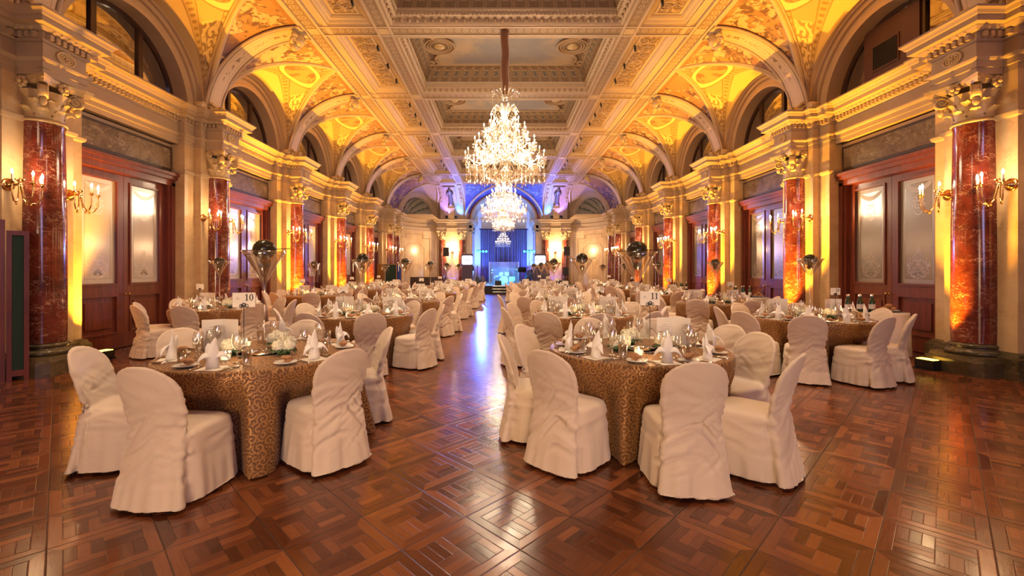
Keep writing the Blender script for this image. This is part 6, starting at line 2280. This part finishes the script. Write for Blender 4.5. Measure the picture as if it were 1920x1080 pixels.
put('drum_case', b.mesh('round_case', [plain('navy_case', (0.01, 0.02, 0.08), 0.5)]), t)
b = MB(); b.box(-0.2, 0.2, -0.16, 0.16, 0.0, 0.03); put('foot', b.mesh('case_foot', [M['black']]), t)
# microphone stands
for x, y, lab in ((px(902, 29.0), 29.0, 'left of the drum shield'), (px(966, 28.9), 29.0, 'right of the drum shield'), (px(993, 28.0), 27.9, 'before the right banner')):
    t = thing('microphone_stand', 'thin black microphone stand %s' % lab, 'microphone stand', (x, y, SZ+0.006))
    b = MB(); tripod(b, 1.45, 0.010, 0.24); b.tube([(0, 0, 1.45), (0.14, -0.3, 1.6)], 0.008, 6); put('stand', b.mesh('mic_stand', [M['black']]), t)
    b = MB(); b.tube([(0.14, -0.3, 1.6), (0.17, -0.37, 1.61)], [0.014, 0.022], 8); put('microphone', b.mesh('microphone', [M['chrome']]), t)

# ================================================================== boards, chest and screens at the edges
def board(x, y, w, h, mat, label, rz=0.0):
    t = thing('display_board', label, 'board', (x, y, 0), rz, 'standing boards at the left end')
    b = MB(); b.box(-w/2+0.03, w/2-0.03, -0.02, 0.02, 0.05, h-0.03); put('panel', b.mesh('board_panel', [M[mat]]), t)
    b = MB()
    b.box(-w/2, -w/2+0.03, -0.025, 0.025, 0.0, h); b.box(w/2-0.03, w/2, -0.025, 0.025, 0.0, h); b.box(-w/2, w/2, -0.025, 0.025, h-0.03, h)
    put('frame', b.mesh('board_frame', [M['ochre']]), t)
board(px(710, 25.4), 25.4, 0.55, 1.80, 'ochre', 'ochre standing board by the far left wall')
board(px(733, 25.2), 25.2, 0.66, 1.80, 'green', 'dark green standing board between the ochre and the blue one', 0.05)
board(px(748, 25.6), 25.6, 0.32, 1.80, 'bluebd', 'narrow blue standing board beside the dark green one')
t = thing('sideboard', 'long dark brown sideboard before the left corner wall', 'cabinet', (px(801, 27.0), 26.6, 0))
b = MB(); b.box(-0.9, 0.9, -0.25, 0.25, 0.08, 1.0); put('body', b.mesh('sideboard_body', [M['darkwood']]), t)
b = MB(); b.box(-0.95, 0.95, -0.28, 0.28, 1.0, 1.04); put('top', b.mesh('sideboard_top', [M['darkwood']]), t)
for k in range(3):
    b = MB(); b.box(-0.86+0.58*k, -0.30+0.58*k, -0.262, -0.25, 0.14, 0.94); put('door', b.mesh('sideboard_door', [M['darkwood']]), t)
for sx in (-0.8, 0.8):
    b = MB(); b.box(sx-0.05, sx+0.05, -0.2, 0.2, 0.0, 0.08); put('foot', b.mesh('sideboard_foot', [M['darkwood']]), t)
# folding screen at the left edge of the picture: two dark framed leaves
t = thing('folding_screen', 'dark wooden folding screen at the left edge beside the first column', 'screen', (px(20, 5.95), 5.95, 0), radians(48))
def leaf(x0, x1, yy, h, m1):
    b = MB(); b.box(x0, x0+0.05, yy-0.02, yy+0.02, 0.0, h); b.box(x1-0.05, x1, yy-0.02, yy+0.02, 0.0, h); b.box(x0+0.05, x1-0.05, yy-0.02, yy+0.02, h-0.06, h); b.box(x0+0.05, x1-0.05, yy-0.02, yy+0.02, 0.06, 0.14)
    f = put('frame', b.mesh('screen_frame', [M['mahogany']]), t)
    b = MB(); b.box(x0+0.05, x1-0.05, yy-0.008, yy+0.008, 0.14, h-0.06); put('cloth_panel', b.mesh('screen_cloth', [M[m1]]), f)
leaf(-0.04, 0.17, 0.0, 2.02, 'green')
b = MB(); b.box(-0.40, -0.05, -0.05, -0.01, 0.0, 2.16); put('outer_leaf', b.mesh('screen_leaf', [M['mahogany']]), t)

# ================================================================== bottle tables along the right wall
def bottle_me():
    b = MB(); b.lathe([(0.0, 0.0), (0.037, 0.002), (0.038, 0.02), (0.038, 0.155), (0.030, 0.19), (0.015, 0.235), (0.0135, 0.285), (0.016, 0.287), (0.016, 0.297), (0.0, 0.297)], 12)
    g = b.mesh('body', [M['bottle']])
    b = MB(); b.lathe([(0.0386, 0.05), (0.0388, 0.13)], 12); l = b.mesh('label', [M['label']])
    b = MB(); b.lathe([(0.0165, 0.27), (0.0165, 0.30), (0.0, 0.301)], 10); c = b.mesh('cap', [M['chrome']])
    return g, l, c
BG, BL, BC = bottle_me()
def loaf_me():
    b = MB(); b.ball((0, 0, 0.03), 0.045, 12, 8, sx=1.5, sz=0.75); return b.mesh('bread_roll', [M['biscuit']])
LOAF = loaf_me()
def service_table(x, y, w, d, label, n_b, tdesc, bread=True):
    t = thing('service_table', label, 'table', (x, y, 0))
    b = MB()
    R = random.Random(int(y*10))
    n = 60
    def ring(z, g, f):
        out = []
        for i in range(n):
            a = 2*pi*i/n; c, s_ = cos(a), sin(a)
            k = 1.0 + f*sin(a*14+1)
            out.append(((w/2+g)*k*(abs(c)**0.35)*(1 if c >= 0 else -1), (d/2+g)*k*(abs(s_)**0.35)*(1 if s_ >= 0 else -1), z))
        return out
    rings = [ring(0.76, -0.02, 0), ring(0.755, 0, 0), ring(0.72, 0.004, 0.0), ring(0.4, 0.012, 0.012), ring(0.02, 0.02, 0.022)]
    vs = [p for r in rings for p in r]
    fs = [(j*n+i, j*n+(i+1) % n, (j+1)*n+(i+1) % n, (j+1)*n+i) for j in range(4) for i in range(n)] + [tuple(range(n))]
    b.add(vs, fs, 0, None, True)
    put('white_cloth', b.mesh('service_cloth', [M['whitecloth']]), t)
    for i in range(n_b):
        q = thing('green_bottle', 'green water bottle, %s in the row on %s' % (NTH[i], tdesc), 'bottle', (x - w*0.36 + i*0.105, y - 0.05 + 0.10*((i*5) % 2), 0.76), 0, 'green bottles on the service tables')
        put('body', BG, q); put('label', BL, q); put('cap', BC, q)
    if bread:
        o = put('bread_platter', PLATE, None, (x + w*0.30, y-0.05, 0.762), None, (2.0, 1.6, 1.3)); tag(o, 'white platter of bread rolls on %s' % tdesc, 'platter')
        for i, (bx, by, bz) in enumerate(((-0.06, 0.02, 0.0), (0.05, -0.02, 0.0), (0.0, 0.05, 0.0), (0.0, 0.0, 0.05))):
            o = put('bread_roll', LOAF, None, (x + w*0.30+bx, y-0.05+by, 0.786+bz), (0, 0, i*1.1)); tag(o, 'brown bread roll %s on the platter on %s' % (('at the left', 'at the right', 'at the back', 'on top')[i], tdesc), 'bread', 'bread rolls')
service_table(6.42, 7.80, 1.10, 0.62, 'small white clothed service table with bottles before the first right door', 6, 'the near service table')
service_table(6.55, 11.9, 1.0, 0.6, 'small white clothed service table with bottles before the second right door', 5, 'the middle service table')
service_table(6.55, 16.0, 1.0, 0.6, 'small white clothed service table with bottles before the third right door', 5, 'the far service table', False)
